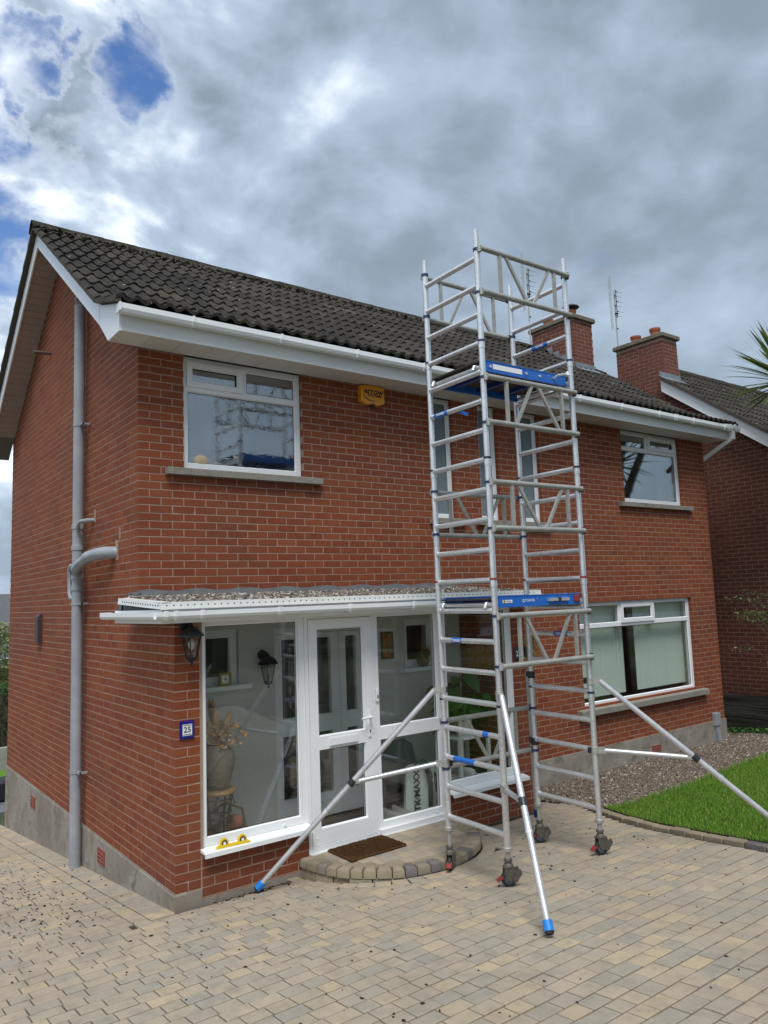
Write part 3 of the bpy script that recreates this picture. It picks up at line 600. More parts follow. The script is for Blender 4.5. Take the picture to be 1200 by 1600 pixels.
mb = MB(); mb.box(3.953, D+.1, -.4, 4.147, .0024, 2.2); porchs = mb.build('porch_side_wall', 'mortar', house)
B = []; own = []
odd = lambda k: k % 2 != 0
def seg(o, *a, **k):
    n0 = len(B); run(B, *a, **k); own.extend([o]*(len(B)-n0))
seg(front, 'x', 0.0, 0.0, HX, 30, 64, lambda k: 0 if odd(k) else .1125, OP)
seg(front, 'x', 0.0, 4.15, HX, 1, 30, lambda k: 0 if odd(k) else -.1125, OP)
seg(gable, 'y', 0.0, D, HY, 0, 30, lambda k: .1125 if odd(k) else 0)
seg(gable, 'y', 0.0, 0.0, HY, 30, 92, lambda k: .1125 if odd(k) else 0, top=lambda y: min(roofz(y-.11), roofz(y+.11))-.07)
seg(porchw, 'x', D, 0.0, .215, 0, 28, lambda k: 0 if odd(k) else .1125)
seg(porchw, 'x', D, .227, 1.236, -2, 3, lambda k: 0 if odd(k) else -.1125)
seg(porchr, 'x', D, 2.885, 4.15, -4, 3, lambda k: 0 if odd(k) else -.1125)
seg(porchr, 'x', D, 3.945, 4.15, 3, 28, lambda k: 0 if odd(k) else -.1125)
seg(porchs, 'y', 3.95, D+.11, -.004, 0, 28, lambda k: 0 if odd(k) else -.1125)
n0 = len(B); run(B, 'y', 4.15, D+.11, -.004, -4, 29, lambda k: 0 if odd(k) else -.1125, flip=True); own.extend([porchs]*(len(B)-n0))
sing = pick(B, 300, lambda ax, p: (p[0] > 2.9 and p[1] < -.2) or (ax == 'y' and p[1] > 1.6))
place_bricks(B, sing, lambda i: own[i], 'brick', full_brick_mesh('brick'))
# rendered plinth
mb = MB(); mb.prism([(0, D-.012, -.35), (0, HY, -1.3), (0, HY, -.012), (0, D-.012, -.012)], (-.014, 0, 0), (.1, 0, 0)); mb.prism([(0, D-.012, -.012), (0, HY, -.012), (0, HY, .004), (0, D-.002, .004)], (-.004, 0, 0), (.09, 0, 0)); mb.build('gable_plinth', 'plinth', house)
mb = MB(); mb.box(.1, D-.012, -.35, .222, D+.06, -.004); mb.box(.224, D-.006, -.4, 1.2, D+.05, -.085); mb.build('porch_plinth', 'plinth', house)
mb = MB(); mb.box(4.15, -.016, -.7, HX+.012, .1, .098); mb.build('front_plinth', 'plinth', house)
def airbrick(name_loc, axis):
    o = bpy.data.objects.new('air_brick', None); col.objects.link(o); o.parent = house; o.location = name_loc; o.rotation_euler = (0, 0, 0 if axis == 'x' else -math.pi/2)
    m = MB(); w, h = .215, .14
    m.box(-w/2, -.004, 0, w/2, .03, .012); m.box(-w/2, -.004, h-.012, w/2, .03, h); m.box(-w/2, -.004, .012, -w/2+.014, .03, h-.012); m.box(w/2-.014, -.004, .012, w/2, .03, h-.012); m.build('frame', 'air_brick', o)
    for k in range(3):
        z = .022+k*.036; MB().px([(-.006, z), (.02, z+.022), (.02, z+.034), (-.006, z+.014)], -w/2+.014, w/2-.014).build('louvre', 'air_brick', o)
    MB().box(-w/2+.012, .012, .010, w/2-.012, .0135, h-.01).build('backing', 'black_plastic', o)
airbrick((-.022, 1.01, -.23), 'y'); airbrick((-.022, 3.95, -.26), 'y'); airbrick((7.78, -.022, -.2), 'x')
# floors and ceilings inside
MB().box(.25, .27, 2.3, HX-.26, HY-.26, 2.5).build('floor_slab', 'plaster_dark', house)
MB().box(.25, .27, 4.80, HX-.26, HY-.26, 4.86).build('ceiling', 'plaster_dark', house)
MB().box(.25, .27, -.45, HX-.26, HY-.26, .03).build('ground_slab', 'wood_floor', house)
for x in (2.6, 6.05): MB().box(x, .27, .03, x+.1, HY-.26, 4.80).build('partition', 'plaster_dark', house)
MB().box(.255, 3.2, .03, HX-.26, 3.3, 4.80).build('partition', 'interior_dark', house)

# ---- windows
def frame_rect(m, x0, x1, z0, z1, y0, y1, w):
    m.box(x0, y0, z0, x0+w, y1, z1); m.box(x1-w, y0, z0, x1, y1, z1); m.box(x0+w, y0, z0, x1-w, y1, z0+w); m.box(x0+w, y0, z1-w, x1-w, y1, z1)
def bevel_in(m, x0, x1, z0, z1, y, d=.02, w=.012):
    # sloping glazing bead round a pane opening
    m.prism([(x0, y, z0), (x0, y+d, z0), (x0+w, y+d, z0)], (0, 0, 0), (0, 0, z1-z0)); m.prism([(x1, y, z0), (x1-w, y+d, z0), (x1, y+d, z0)], (0, 0, 0), (0, 0, z1-z0))
    m.prism([(x0, y, z0), (x0, y+d, z0+w), (x0, y+d, z0)], (0, 0, 0), (x1-x0, 0, 0)); m.prism([(x0, y, z1), (x0, y+d, z1), (x0, y+d, z1-w)], (0, 0, 0), (x1-x0, 0, 0))
def window(name, x0, x1, z0, z1, y, lights, glass, parent=house, w=.055, mull=(), trans=(), sashes=(), hw=.055):
    o = bpy.data.objects.new(name, None); col.objects.link(o); o.parent = parent
    m = MB(); m.box(x0, y, z0, x0+w, y+.07, z1); m.box(x1-w, y, z0, x1, y+.07, z1); m.box(x0+w, y, z0, x1-w, y+.07, z0+w); m.box(x0+w, y, z1-hw, x1-w, y+.07, z1)
    for (a, b, z) in trans: m.box(a, y+.002, z-w*.5, b, y+.068, z+w*.5)
    for (x, a, b) in mull: m.box(x-w*.5, y+.004, a, x+w*.5, y+.066, b)
    for (a, b, c, d) in lights: bevel_in(m, a, b, c, d, y+.004)
    m.build('frame', 'upvc', o)
    for (a, b, c, d) in sashes:
        m = MB(); frame_rect(m, a-.012, b+.012, c-.012, d+.012, y-.018, y+.02, .055); bevel_in(m, a+.043, b-.043, c+.043, d-.043, y-.016); m.build('sash', 'upvc', o)
    for (a, b, c, d) in lights:
        i = .043 if (a, b, c, d) in sashes else 0
        MB().box(a+i, y+.026, c+i, b-i, y+.046, d-i).build('pane', glass, o)
        m = MB(); frame_rect(m, a+i+.004, b-i-.004, c+i+.004, d-i-.004, y+.0215, y+.0255, .010); m.build('seal', 'seal_black', o)
    return o
def sill(parent, x0, x1, z, h=.075, out=.07, y=0):
    m = MB(); m.px([(y-out, z-h), (y+.09, z-h), (y+.09, z+.01), (y-out+.004, z-.008), (y-out, z-.014)], x0, x1); return m.build('sill', 'stone', parent)
YW = .05
a, b, c, d = .455, 1.79, 3.605, 4.735; TZ = 4.42
l1 = [(a+.055, b-.055, c+.055, TZ-.028), (a+.055, 1.10, TZ+.028, d-.055), (1.155, b-.055, TZ+.028, d-.055)]
w1 = window('window', a, b, c, d, YW, l1, 'glass_leaded', trans=[(a+.055, b-.055, TZ)], mull=[(1.1275, TZ+.028, d-.055)], sashes=[l1[1]]); sill(w1, .26, 2.0, 3.60)
for (a, b) in ((3.67, 3.98), (4.44, 4.77), (5.25, 5.58)):
    w_ = window('window', a, b, 3.23, 4.735, YW, [(a+.045, b-.045, 3.275, 4.69)], 'glass_obscure', w=.045, hw=.045); sill(w_, a-.12, b+.12, 3.225)
a, b, c, d = 7.475, 9.04, 3.605, 4.735; TZ = 4.455
l5 = [(a+.055, b-.055, c+.055, TZ-.028), (a+.055, 8.185, TZ+.028, d-.055), (8.24, b-.055, TZ+.028, d-.055)]
w5 = window('window', a, b, c, d, YW, l5, 'glass_upper', trans=[(a+.055, b-.055, TZ)], mull=[(8.2125, TZ+.028, d-.055)], sashes=[l5[2]]); sill(w5, 7.30, 9.24, 3.60)
a, b, c, d = 6.225, 9.04, .645, 2.11; TZ = 1.765
l6 = [(a+.055, b-.055, c+.055, TZ-.028), (a+.055, 7.19, TZ+.028, d-.055), (7.245, 8.045, TZ+.028, d-.055), (8.10, b-.055, TZ+.028, d-.055)]
w6 = window('window', a, b, c, d, YW, l6, 'glass', trans=[(a+.055, b-.055, TZ)], mull=[(7.2175, TZ+.028, d-.055), (8.0725, TZ+.028, d-.055)], sashes=[l6[2]]); sill(w6, 6.05, 9.23, .64, .085, .09)
MB().box(6.2, .012, 2.118, 9.2, .1, 2.2).build('lintel', 'brick', front)

# ---- porch glazing (y = D)
YP = D+.02
pw = .07
lw = [(.277, 1.173, .367, 2.10)]
pwin = window('porch_window', .217, 1.235, .305, 2.134, YP, lw, 'glass_porch', w=.06, hw=.034)
def sillw(parent, x0, x1, z): m = MB(); m.px([(D-.10, z-.055), (D-.085, z-.055), (D-.085, z-.03), (D+.02, z-.03), (D+.02, z), (D-.10, z-.02)], x0, x1); return m.build('sill', 'upvc', parent)
sillw(pwin, .213, 1.236, .303)
# door with frame
door = bpy.data.objects.new('porch_door', None); col.objects.link(door); door.parent = house
m = MB(); m.box(1.237, YP-.012, .035, 1.272, YP+.07, 2.134); m.box(1.983, YP-.012, .035, 2.011, YP+.07, 2.134); m.box(1.272, YP-.012, 2.105, 1.983, YP+.07, 2.134); m.box(1.272, YP-.03, .035, 1.983, YP+.07, .085); m.build('frame', 'upvc', door)
x0, x1, z0, z1 = 1.276, 1.979, .090, 2.10; leaf = MB(); dw = .090
leaf.box(x0, YP-.02, z0, x0+dw, YP+.045, z1); leaf.box(x1-dw, YP-.02, z0, x1, YP+.045, z1); leaf.box(x0+dw, YP-.02, z0, x1-dw, YP+.045, z0+.135); leaf.box(x0+dw, YP-.02, z1-dw, x1-dw, YP+.045, z1); leaf.box(x0+dw, YP-.02, .917, x1-dw, YP+.045, 1.034)
bevel_in(leaf, x0+dw, x1-dw, z0+.135, .917, YP-.018, .03); bevel_in(leaf, x0+dw, x1-dw, 1.034, z1-dw, YP-.018, .03); leaf.build('leaf', 'upvc', door)
for (c, d) in ((z0+.135, .917), (1.034, z1-dw)):
    MB().box(x0+dw, YP+.012, c, x1-dw, YP+.032, d).build('pane', 'glass_porch', door); m = MB(); frame_rect(m, x0+dw+.004, x1-dw-.004, c+.004, d-.004, YP+.0075, YP+.0115, .011); m.build('seal', 'seal_black', door)
MB().cbox(1.47, YP-.034, .935, 1.79, YP-.0205, 1.015, .004).build('letter_plate', 'upvc_weathered', door); MB().box(1.483, YP-.037, .945, 1.777, YP-.0345, 1.003).build('letter_flap', 'upvc', door)
m = MB(); m.cbox(1.916, YP-.032, .96, 1.950, YP-.0205, 1.22, .004); m.build('handle_plate', 'upvc', door)
m = MB(); m.tube([(1.933, YP-.03, 1.15), (1.933, YP-.075, 1.15), (1.92, YP-.08, 1.15), (1.81, YP-.078, 1.148)], .011, 10); m.build('handle', 'upvc', door, 40); MB().box(1.928, YP-.034, 1.0, 1.938, YP-.0325, 1.03).build('keyhole', 'black_print', door)
# fixed side light and right window
lf = [(2.074, 2.825, .145, .912), (2.074, 2.825, 1.028, 2.10)]
ps = window('porch_sidelight', 2.014, 2.885, .085, 2.134, YP, lf, 'glass_porch', w=.06, hw=.034)
MB().box(2.0741, YP+.001, .9121, 2.8249, YP+.069, 1.0279).build('rail', 'upvc', ps); MB().box(1.237, D-.028, .0, 2.886, D+.06, .0345).build('threshold', 'upvc', door); MB().box(2.014, D-.018, .035, 2.885, D+.08, .084).build('threshold', 'upvc', ps)
MB().cbox(2.026, YP-.02, 1.28, 2.060, YP-.001, 1.40, .004).build('door_bell', 'upvc', ps); MB().box(2.036, YP-.023, 1.31, 2.050, YP-.0205, 1.34).build('bell_button', 'black_print', ps)
lr = [(2.963, 3.873, .36, 2.10)]
pr = window('porch_window', 2.888, 3.945, .29, 2.134, YP, lr, 'glass_porch', w=.072, hw=.034); sillw(pr, 2.89, 4.0, .288)
# small frame screw caps
for x, z in ((1.0, .335), (1.32, .15), (2.74, .115), (3.05, .325)):
    MB().lathe([(.010, YP-.003), (.009, YP-.024)], 10, (x, 0, z), 'y').build('screw_cap', 'upvc', pwin, 40)
# ---- porch interior
inn = [(.52, 1.0, 1.49, 2.02), (1.40, 2.54, .03, 2.0), (3.09, 3.55, 1.47, 2.02)]
m = MB(); core_boxes(m, 'x', .0, .25, .24, 3.95, -.3, 2.30, inn, g=0); m.build('porch_inner_wall', 'plaster', house)
MB().box(.1, D+.08, .0, .24, -.001, 2.2).build('porch_lining', 'plaster', house)
MB().box(.24, D+.10, -.3, 3.95, .3, .03).build('porch_floor', 'wood_floor', house)
for i in range(8): pass
ceil_ = MB(); ceil_.box(.10, D-.0, 2.13, 4.10, .0, 2.165); ceil_.build('porch_ceiling', 'soffit', house)
for (a, b, z0_, z1_) in (inn[0], inn[2]):
    wi = window('inner_window', a, b, z0_, z1_, .05, [(a+.07, b-.07, z0_+.07, z1_-.07)], 'glass', w=.07, hw=.07); MB().box(a-.08, -.09, z0_-.045, b+.1, .049, z0_-.002).build('sill', 'upvc', wi)
idr = bpy.data.objects.new('inner_door', None); col.objects.link(idr); idr.parent = house
m = MB(); m.box(1.40, .03, .03, 1.46, .1, 2.0); m.box(2.48, .03, .03, 2.54, .1, 2.0); m.box(1.46, .03, 1.94, 2.48, .1, 2.0); m.build('frame', 'upvc', idr)
for x0, x1, pa, pb in ((1.463, 1.795, 1.50, 1.70), (1.80, 2.205, 1.92, 2.10), (2.21, 2.477, 2.29, 2.43)):
    m = MB(); m.box(x0, .035, .04, pa, .09, 1.935); m.box(pb, .035, .04, x1, .09, 1.935); m.box(pa, .035, .04, pb, .09, .27); m.box(pa, .035, 1.88, pb, .09, 1.935); m.box(pa, .035, .90, pb, .09, 1.08); m.build('leaf', 'upvc', idr)
    for c, d in ((.27, .90), (1.08, 1.88)): MB().box(pa, .055, c, pb, .07, d).build('pane', 'glass', idr)
MB().tube([(2.16, .03, 1.10), (2.16, -.02, 1.10), (2.06, -.02, 1.10)], .011, 8).build('handle', 'upvc', idr, 40)
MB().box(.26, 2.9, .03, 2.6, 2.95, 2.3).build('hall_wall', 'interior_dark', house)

# ---- porch roof
pr_o = bpy.data.objects.new('porch_roof', None); col.objects.link(pr_o); pr_o.parent = house
X0, X1, Y0 = -.17, 4.2, -1.08
m = MB(); m.px([(Y0+.02, 2.165), (-.004, 2.165), (-.004, 2.34), (Y0+.02, 2.262)], X0+.02, X1-.02); m.box(X0+.02, -.05, 2.2, -.02, .10, 2.335); m.build('deck', 'felt', pr_o)
m = MB(); m.box(X0-.01, Y0-.005, 2.135, X1, Y0+.017, 2.245); m.box(X0-.01, Y0+.017, 2.135, X0+.012, .09, 2.245); m.build('fascia', 'upvc', pr_o)
m = MB(); m.box(X0+.012, Y0+.017, 2.137, X1, D+.02, 2.152); m.box(X0+.012, D+.02, 2.137, -.016, .09, 2.152); m.build('soffit', 'upvc_weathered', pr_o)
# perforated edge trim: upstand with holes modelled as small dark recesses
m = MB(); m.px([(Y0-.034, 2.250), (Y0-.028, 2.250), (Y0-.02, 2.30), (Y0+.05, 2.306), (Y0+.05, 2.30), (Y0-.026, 2.303), (Y0-.034, 2.258)], X0-.03, X1+.01); m.box(X0-.03, Y0-.06, 2.246, X1+.01, Y0-.034, 2.251)
m.build('edge_trim', 'trim_metal', pr_o)
m = MB(); m.prism([(X0-.034, 0, 2.250), (X0-.028, 0, 2.250), (X0-.022, 0, 2.30), (X0+.05, 0, 2.306), (X0+.05, 0, 2.30), (X0-.026, 0, 2.304)], (0, Y0-.03, 0), (0, -.06, .055)); m.build('edge_trim', 'trim_metal', pr_o)
hm = MB().box(-.006, -.0015, -.006, .006, .0015, .006).mesh('trim_hole', 'black_print')
m = MB()
for k in range(74):
    x = X0+.02+k*.058
    m.box(x-.0045, Y0-.0335, 2.274, x+.0045, Y0-.026, 2.283)
for k in range(16):
    y = Y0+.02+k*.058; z = 2.278+(y-Y0)*.052; m.box(X0-.0335, y-.006, z-.006, X0-.026, y+.006, z+.006)
m.build('trim_holes', 'black_print', pr_o, kind='stuff')
# gutter, square section, front and left return
def gutter_prof(s=1): return [(0, .065), (-.012, .065), (-.012, .02), (-.03, .006), (-.085, .006), (-.098, .03), (-.098, .062), (-.105, .068), (-.105, .026), (-.09, 0), (-.026, 0), (-.0, .014)]
gp = [(Y0-.006+y, 2.172+z*.85) for y, z in gutter_prof()]
m = MB(); m.px(gp, X0-.09, X1+.17); m.build('gutter', 'upvc', pr_o)
m = MB(); m.prism([(X0-.011+y, 0, 2.172+z*.85) for y, z in gutter_prof()], (0, Y0-.09, 0), (0, .19, 0)); m.build('gutter', 'upvc', pr_o)
def bracket(parent, x, gpf, w=.028, axis='x'):
    m = MB(); q = [(u*1.0, v) for u, v in gpf]; out_ = [(q[5][0]-.006, q[5][1]), (q[6][0]-.006, q[6][1]), (q[7][0]-.006, q[7][1]+.004), (q[7][0]+.012, q[7][1]+.004), (q[7][0]+.012, q[7][1]-.001), (q[8][0]-.0005, q[8][1]), (q[9][0], q[9][1]-.0005), (q[10][0], q[10][1]-.0005), (q[10][0], q[10][1]-.006), (q[9][0]-.004, q[9][1]-.006), (q[8][0]-.006, q[8][1])]
    m.px(out_[3:3]+[(q[8][0]-.010, q[8][1]-.002), (q[7][0]-.010, q[7][1]+.006), (q[7][0]+.014, q[7][1]+.006), (q[7][0]+.014, q[7][1]), (q[8][0]+.0, q[8][1]), (q[9][0], q[9][1]), (q[10][0], q[10][1]), (q[10][0], q[10][1]-.010), (q[9][0]-.006, q[9][1]-.010)], x-w/2, x+w/2); m.build('bracket', 'upvc', parent)
for x in (-.18, -.10, .12, .82, 1.55, 2.3, 3.05, 3.8, 4.3): bracket(pr_o, x, gp)
MB().px([(Y0-.012, 2.172), (Y0-.11, 2.172), (Y0-.11, 2.232), (Y0-.012, 2.232)], X1+.165, X1+.18).build('stop_end', 'upvc', pr_o)
MB().prism([(X0-.012, 0, 2.172), (X0-.112, 0, 2.18), (X0-.112, 0, 2.232), (X0-.012, 0, 2.232)], (0, .185, 0), (0, .2, 0)).build('stop_end', 'upvc', pr_o)
# lead flashing and gravel on the roof
m = MB(); nseg = 30
for k in range(nseg):
    a, b = -.02+k*(3.9/nseg), -.02+(k+1)*(3.9/nseg); h0, h1 = 2.425+.012*math.sin(k*1.7), 2.425+.012*math.sin((k+1)*1.7); o0, o1 = -.02+.012*math.sin(k*2.3), -.02+.012*math.sin((k+1)*2.3)
    m.add([(a, -.004, h0), (b, -.004, h1), (b, o1-.03, 2.352), (a, o0-.03, 2.352), (b, o1-.10, 2.338), (a, o0-.10, 2.338)], [(0, 3, 2, 1), (3, 5, 4, 2)])
m.build('flashing', 'felt', pr_o, 60)
m = MB()
for k in range(14): m.lathe([(.0, -.02), (.03, -.01), (.034, .01), (.0, .025)], 7, (-.03+rng.normal(0, .03), -.05+rng.normal(0, .03), 2.375+rng.normal(0, .012)))
m.build('flashing_fold', 'felt', pr_o, 30)
k = 9000; X = rng.uniform(X0+.06, X1-.06, k); Y = rng.uniform(Y0+.06, -.05, k); m_ = ~((X < -.0) & (Y > -.04)); X, Y = X[m_], Y[m_]
stones('roof_gravel', np.stack([X, Y, 2.276+(Y-Y0)*.072+rng.uniform(0, .022, len(X))], 1), .016, .034, 'roof_gravel', parent=pr_o)

# ---- main roof
TH = math.atan(.70); GA = .3315; NR = 12; TW = .30
def tile_geo(seg=7, amp=.030, tk=.024, ln=.40, w=TW):
    def h(u):
        u = u % 1.0
        return amp*(max(0.0, math.sin(math.pi*min(u/.58, 1.0)))**1.15)-.006*math.sin(math.pi*max(0, (u-.58)/.42))
    n = seg*2+1; us = [i/(n-1)*2 for i in range(n)]; V = []; F = []
    for u in us:
        x = u*w/2-w/2; z = h(u if u < 1.999 else 0.0)
        V += [(x, -.002, z+.030-tk-.008), (x, 0, z+.030), (x, ln, z+.003)]
    for i in range(n-1): a, b = i*3, (i+1)*3; F += [(a, b, b+1, a+1), (a+1, b+1, b+2, a+2)]
    return V, F
TV, TF_ = tile_geo(); tm = bpy.data.meshes.new('roof_tile'); tm.from_pydata(TV, [], TF_); tm.materials.append(MAT['tile']); tm.shade_smooth(); tm.set_sharp_from_angle(angle=R(50))
def lay_roof(parent, x0, ncol, rows, nsing, name='roof_tile', skip=None):
    lst = []
    for (ry, rz, th) in rows:
        for c in range(ncol):
            p = (x0+(c+.5)*TW, ry, rz+.012); u, v, dz = proj(p)
            if skip and skip(p): continue
            lst.append((dz if -30 < u < 1230 else dz+100, p, th))
    lst.sort(key=lambda t: t[0]); rest = []
    for i, (d_, p, th) in enumerate(lst):
        rt = (th+rng.normal(0, .007), rng.normal(0, .006), rng.normal(0, .004)); p = (p[0]+rng.normal(0, .002), p[1], p[2]+rng.normal(0, .0015))
        if i < nsing: inst(name, tm, parent, p, rt)
        else: rest.append((p, rt))
    if rest:
        X = []
        for p, rt in rest:
            Rm = np.array(Matrix.Rotation(rt[2], 3, 'Z') @ Matrix.Rotation(rt[1], 3, 'Y') @ Matrix.Rotation(rt[0], 3, 'X')); X.append(np.concatenate([Rm, np.array(p)[:, None]], 1))
        o = scatter('tiles_beyond', TV, TF_, np.array(X), 'tile', rng.random(len(rest)), parent, 'stuff')
roof = bpy.data.objects.new('roof', None); col.objects.link(roof); roof.parent = house
YE = -.47; ZE = roofz(YE); ROWS = walk(YE, roofz, GA, NR)
RX0 = -.36; NC = 35
lay_roof(roof, RX0, NC, ROWS, 300)
# back slope: same tiles joined, and the boarding under both slopes
X = []
for (ry, rz, th) in ROWS:
    for c in range(NC): X.append(np.concatenate([np.array(Matrix.Rotation(math.pi, 3, 'Z') @ Matrix.Rotation(th, 3, 'X')), np.array((RX0+(c+.5)*TW, HY-ry, rz+.012))[:, None]], 1))
scatter('rear_tiles', TV, TF_, np.array(X), 'tile', rng.random(len(X)), roof, 'stuff')
m = MB(); m.px([(YE+.06, ZE+.012), (.14, roofz(.14)-.012), (RY, roofz(RY)-.012), (HY-.14, roofz(.14)-.012), (HY-YE-.06, ZE+.012), (HY-YE-.06, ZE-.02), (HY-.14, roofz(.14)-.05), (RY, roofz(RY)-.05), (.14, roofz(.14)-.05), (YE+.06, ZE-.02)], -.285, HX+.21); m.build('roof_boarding', 'interior_dark', roof)
# ridge tiles
rp = [(-.125, -.075), (-.11, -.04), (-.07, .028), (0, .062), (.07, .028), (.11, -.04), (.125, -.075)]
x = RX0-.02; RZ = roofz(RY)+.045
while x < 9.25:
    l = .44; m = MB(); m.prism([(0, a, b) for a, b in rp]+[(0, a*.86, b-.016) for a, b in rp[::-1]], (0, 0, 0), (l-.006, 0, 0))
    m.build('ridge_tile', 'ridge', roof, 50, (x, RY, RZ+rng.normal(0, .004)), (0, rng.normal(0, .008), rng.normal(0, .006))); x += l
m = MB(); m.px([(RY-.16, RZ-.11), (RY+.16, RZ-.11), (RY+.1, RZ-.02), (RY-.1, RZ-.02)], RX0+.02, 9.3); m.build('ridge_bedding', 'verge_mortar', roof)
# mortar lumps along the ridge
k = 900; X = rng.uniform(RX0, 9.3, k); P_ = np.stack([X, RY-.135+rng.normal(0, .02, k), RZ-.085+rng.normal(0, .014, k)], 1); stones('ridge_moss', P_, .02, .06, 'ridge', parent=roof)
# verge: undercloak strip and barge boards with box end (left), simple right verge
def slope_bar(m, x0, x1, ya, yb, z_off0, z_off1):
    f = roofz; m.prism([(0, ya, f(ya)+z_off0), (0, yb, f(yb)+z_off0), (0, yb, f(yb)+z_off1), (0, ya, f(ya)+z_off1)], (x0, 0, 0), (x1, 0, 0))
VR = ROWS+[(RY, roofz(RY), TH)]
for (ya, za, _t), (yb, zb_, _t2) in zip(VR, VR[1:]):   # cut verge edges of each tile course
    for fl in (lambda y: y, lambda y: HY-y):
        m = MB(); m.prism([(0, fl(ya), za-.012), (0, fl(yb+.02), zb_-.004), (0, fl(yb+.02), zb_+.03), (0, fl(ya), za+.056)], (RX0-.004, 0, 0), (RX0+.05, 0, 0)); m.build('verge_cap', 'verge_mortar', roof)
m = MB(); slope_bar(m, HX+.21, HX+.245, .14, RY, -.012, .048); m.build('verge_cap', 'verge_mortar', roof)
bw = .235; m = MB()
FY = -.39; SZ = 4.735
m.prism([(0, RY, roofz(RY)-.014), (0, .14, roofz(.14)-.014), (0, FY-.0, roofz(FY)-.014), (0, FY-.0, SZ-.012), (0, -.065, SZ-.012), (0, .20, roofz(.20)-bw), (0, RY, roofz(RY)-bw)], (-.302, 0, 0), (-.284, 0, 0)); m.build('barge_board', 'upvc', roof)
m = MB(); m.prism([(0, RY, roofz(RY)-.014), (0, RY, roofz(RY)-bw), (0, HY-.14, roofz(.14)-bw), (0, HY-YE-.05, ZE-bw), (0, HY-YE-.05, ZE-.014), (0, HY-.14, roofz(.14)-.014)], (-.302, 0, 0), (-.284, 0, 0)); m.build('barge_board', 'upvc', roof)
m = MB(); m.box(-.304, RY-.012, roofz(RY)-bw-.01, -.3025, RY+.012, roofz(RY)-.03); m.build('barge_joint', 'upvc', roof)
m = MB(); m.prism([(0, .198, roofz(.198)-.02), (0, .203, roofz(.203)-.02), (0, .203, roofz(.203)-bw+.005), (0, .198, roofz(.198)-bw+.005)], (-.3045, 0, 0), (-.3025, 0, 0)); m.build('barge_joint', 'upvc_weathered', roof)
# soffit boards under the verges
nb = 36
for side_ in (0, 1):
    for k in range(nb):
        s0, s1 = .02+(RY+.32)*k/nb, .02+(RY+.32)*(k+1)/nb-.006
        ya, yb = (RY-s0, RY-s1) if side_ == 0 else (RY+s0, RY+s1)
        if side_ == 0 and yb < .23: continue
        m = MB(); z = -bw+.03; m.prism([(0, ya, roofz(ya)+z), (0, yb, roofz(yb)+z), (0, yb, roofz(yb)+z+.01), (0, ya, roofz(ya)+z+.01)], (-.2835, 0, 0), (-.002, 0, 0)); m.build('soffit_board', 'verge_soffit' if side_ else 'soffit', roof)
m = MB(); m.prism([(0, RY, roofz(RY)-bw+.045), (0, HY+.3, 5.05-.21-bw+.045), (0, HY+.3, 5.05-.21-bw+.05), (0, RY, roofz(RY)-bw+.05)], (-.28, 0, 0), (-.002, 0, 0)); m.prism([(0, RY, roofz(RY)-bw+.045), (0, .1, roofz(.1)-bw+.045), (0, .1, roofz(.1)-bw+.05), (0, RY, roofz(RY)-bw+.05)], (-.28, 0, 0), (-.002, 0, 0)); m.build('soffit_backing', 'interior_dark', roof)
m = MB(); m.prism([(0, .23, roofz(.23)-bw+.03), (0, -.06, SZ+.002), (0, -.06, SZ+.009), (0, .23, roofz(.23)-bw+.037)], (-.2835, 0, 0), (-.002, 0, 0)); m.build('soffit_board', 'soffit', roof)
# eaves: fascia, soffit boards, gutter
m = MB(); m.box(-.284, FY, SZ-.006, HX+.15, FY+.02, 4.905); m.box(-.284, FY-.008, SZ-.012, HX+.15, FY+.0, SZ+.022); m.box(-.284, FY-.005, SZ+.022, HX+.15, FY, SZ+.034); m.build('fascia', 'upvc_weathered', roof)
x = -.283
while x < HX+.14:
    l = min(.30, HX+.148-x); MB().box(x, FY+.021, SZ, x+l-.005, -.002 if x > -.02 or x+l < 0 else -.018, SZ+.010).build('soffit_board', 'soffit', roof); x += l
MB().box(-.28, FY+.021, SZ+.0102, HX+.15, -.01, SZ+.016).build('soffit_backing', 'interior_dark', roof)
MB().cbox(.16, -.20, SZ-.05, .44, -.003, SZ-.001, .008).build('soffit_stain_block', 'dried_cream', roof) if False else None
gq = [(FY-.009+y, 4.862+z*1.15) for y, z in gutter_prof()]
gut = MB().px(gq, -.32, HX+.34).build('gutter', 'upvc', roof)
m = MB(); m.px([(FY-.012, 4.860), (FY-.118, 4.87), (FY-.118, 4.945), (FY-.012, 4.945)], -.335, -.32); m.build('stop_end', 'upvc', roof); m = MB(); m.px([(FY-.012, 4.860), (FY-.118, 4.87), (FY-.118, 4.945), (FY-.012, 4.945)], HX+.34, HX+.355); m.build('stop_end', 'upvc', roof)
x = .35
while x < HX+.1: bracket(roof, x, gq, .022); x += .93
for x in (3.9, 3.96, 8.2, 8.26, HX+.02, HX+.09, HX+.24, HX+.3): bracket(roof, x, gq, .018)
# down pipe at the right hand end
dp = bpy.data.objects.new('down_pipe', None); col.objects.link(dp); dp.parent = house
MB().cbox(HX+.13, FY-.10, 4.72, HX+.21, FY-.02, 4.87, .006).build('outlet', 'upvc', dp)
m = MB(); m.bar((HX+.17, FY-.06, 4.745), (HX+.055, .12, 4.40), .065, .065); m.build('offset', 'upvc', dp); m = MB(); m.box(HX+.02, .09, -.3, HX+.085, .155, 4.42); m.build('pipe', 'upvc', dp)

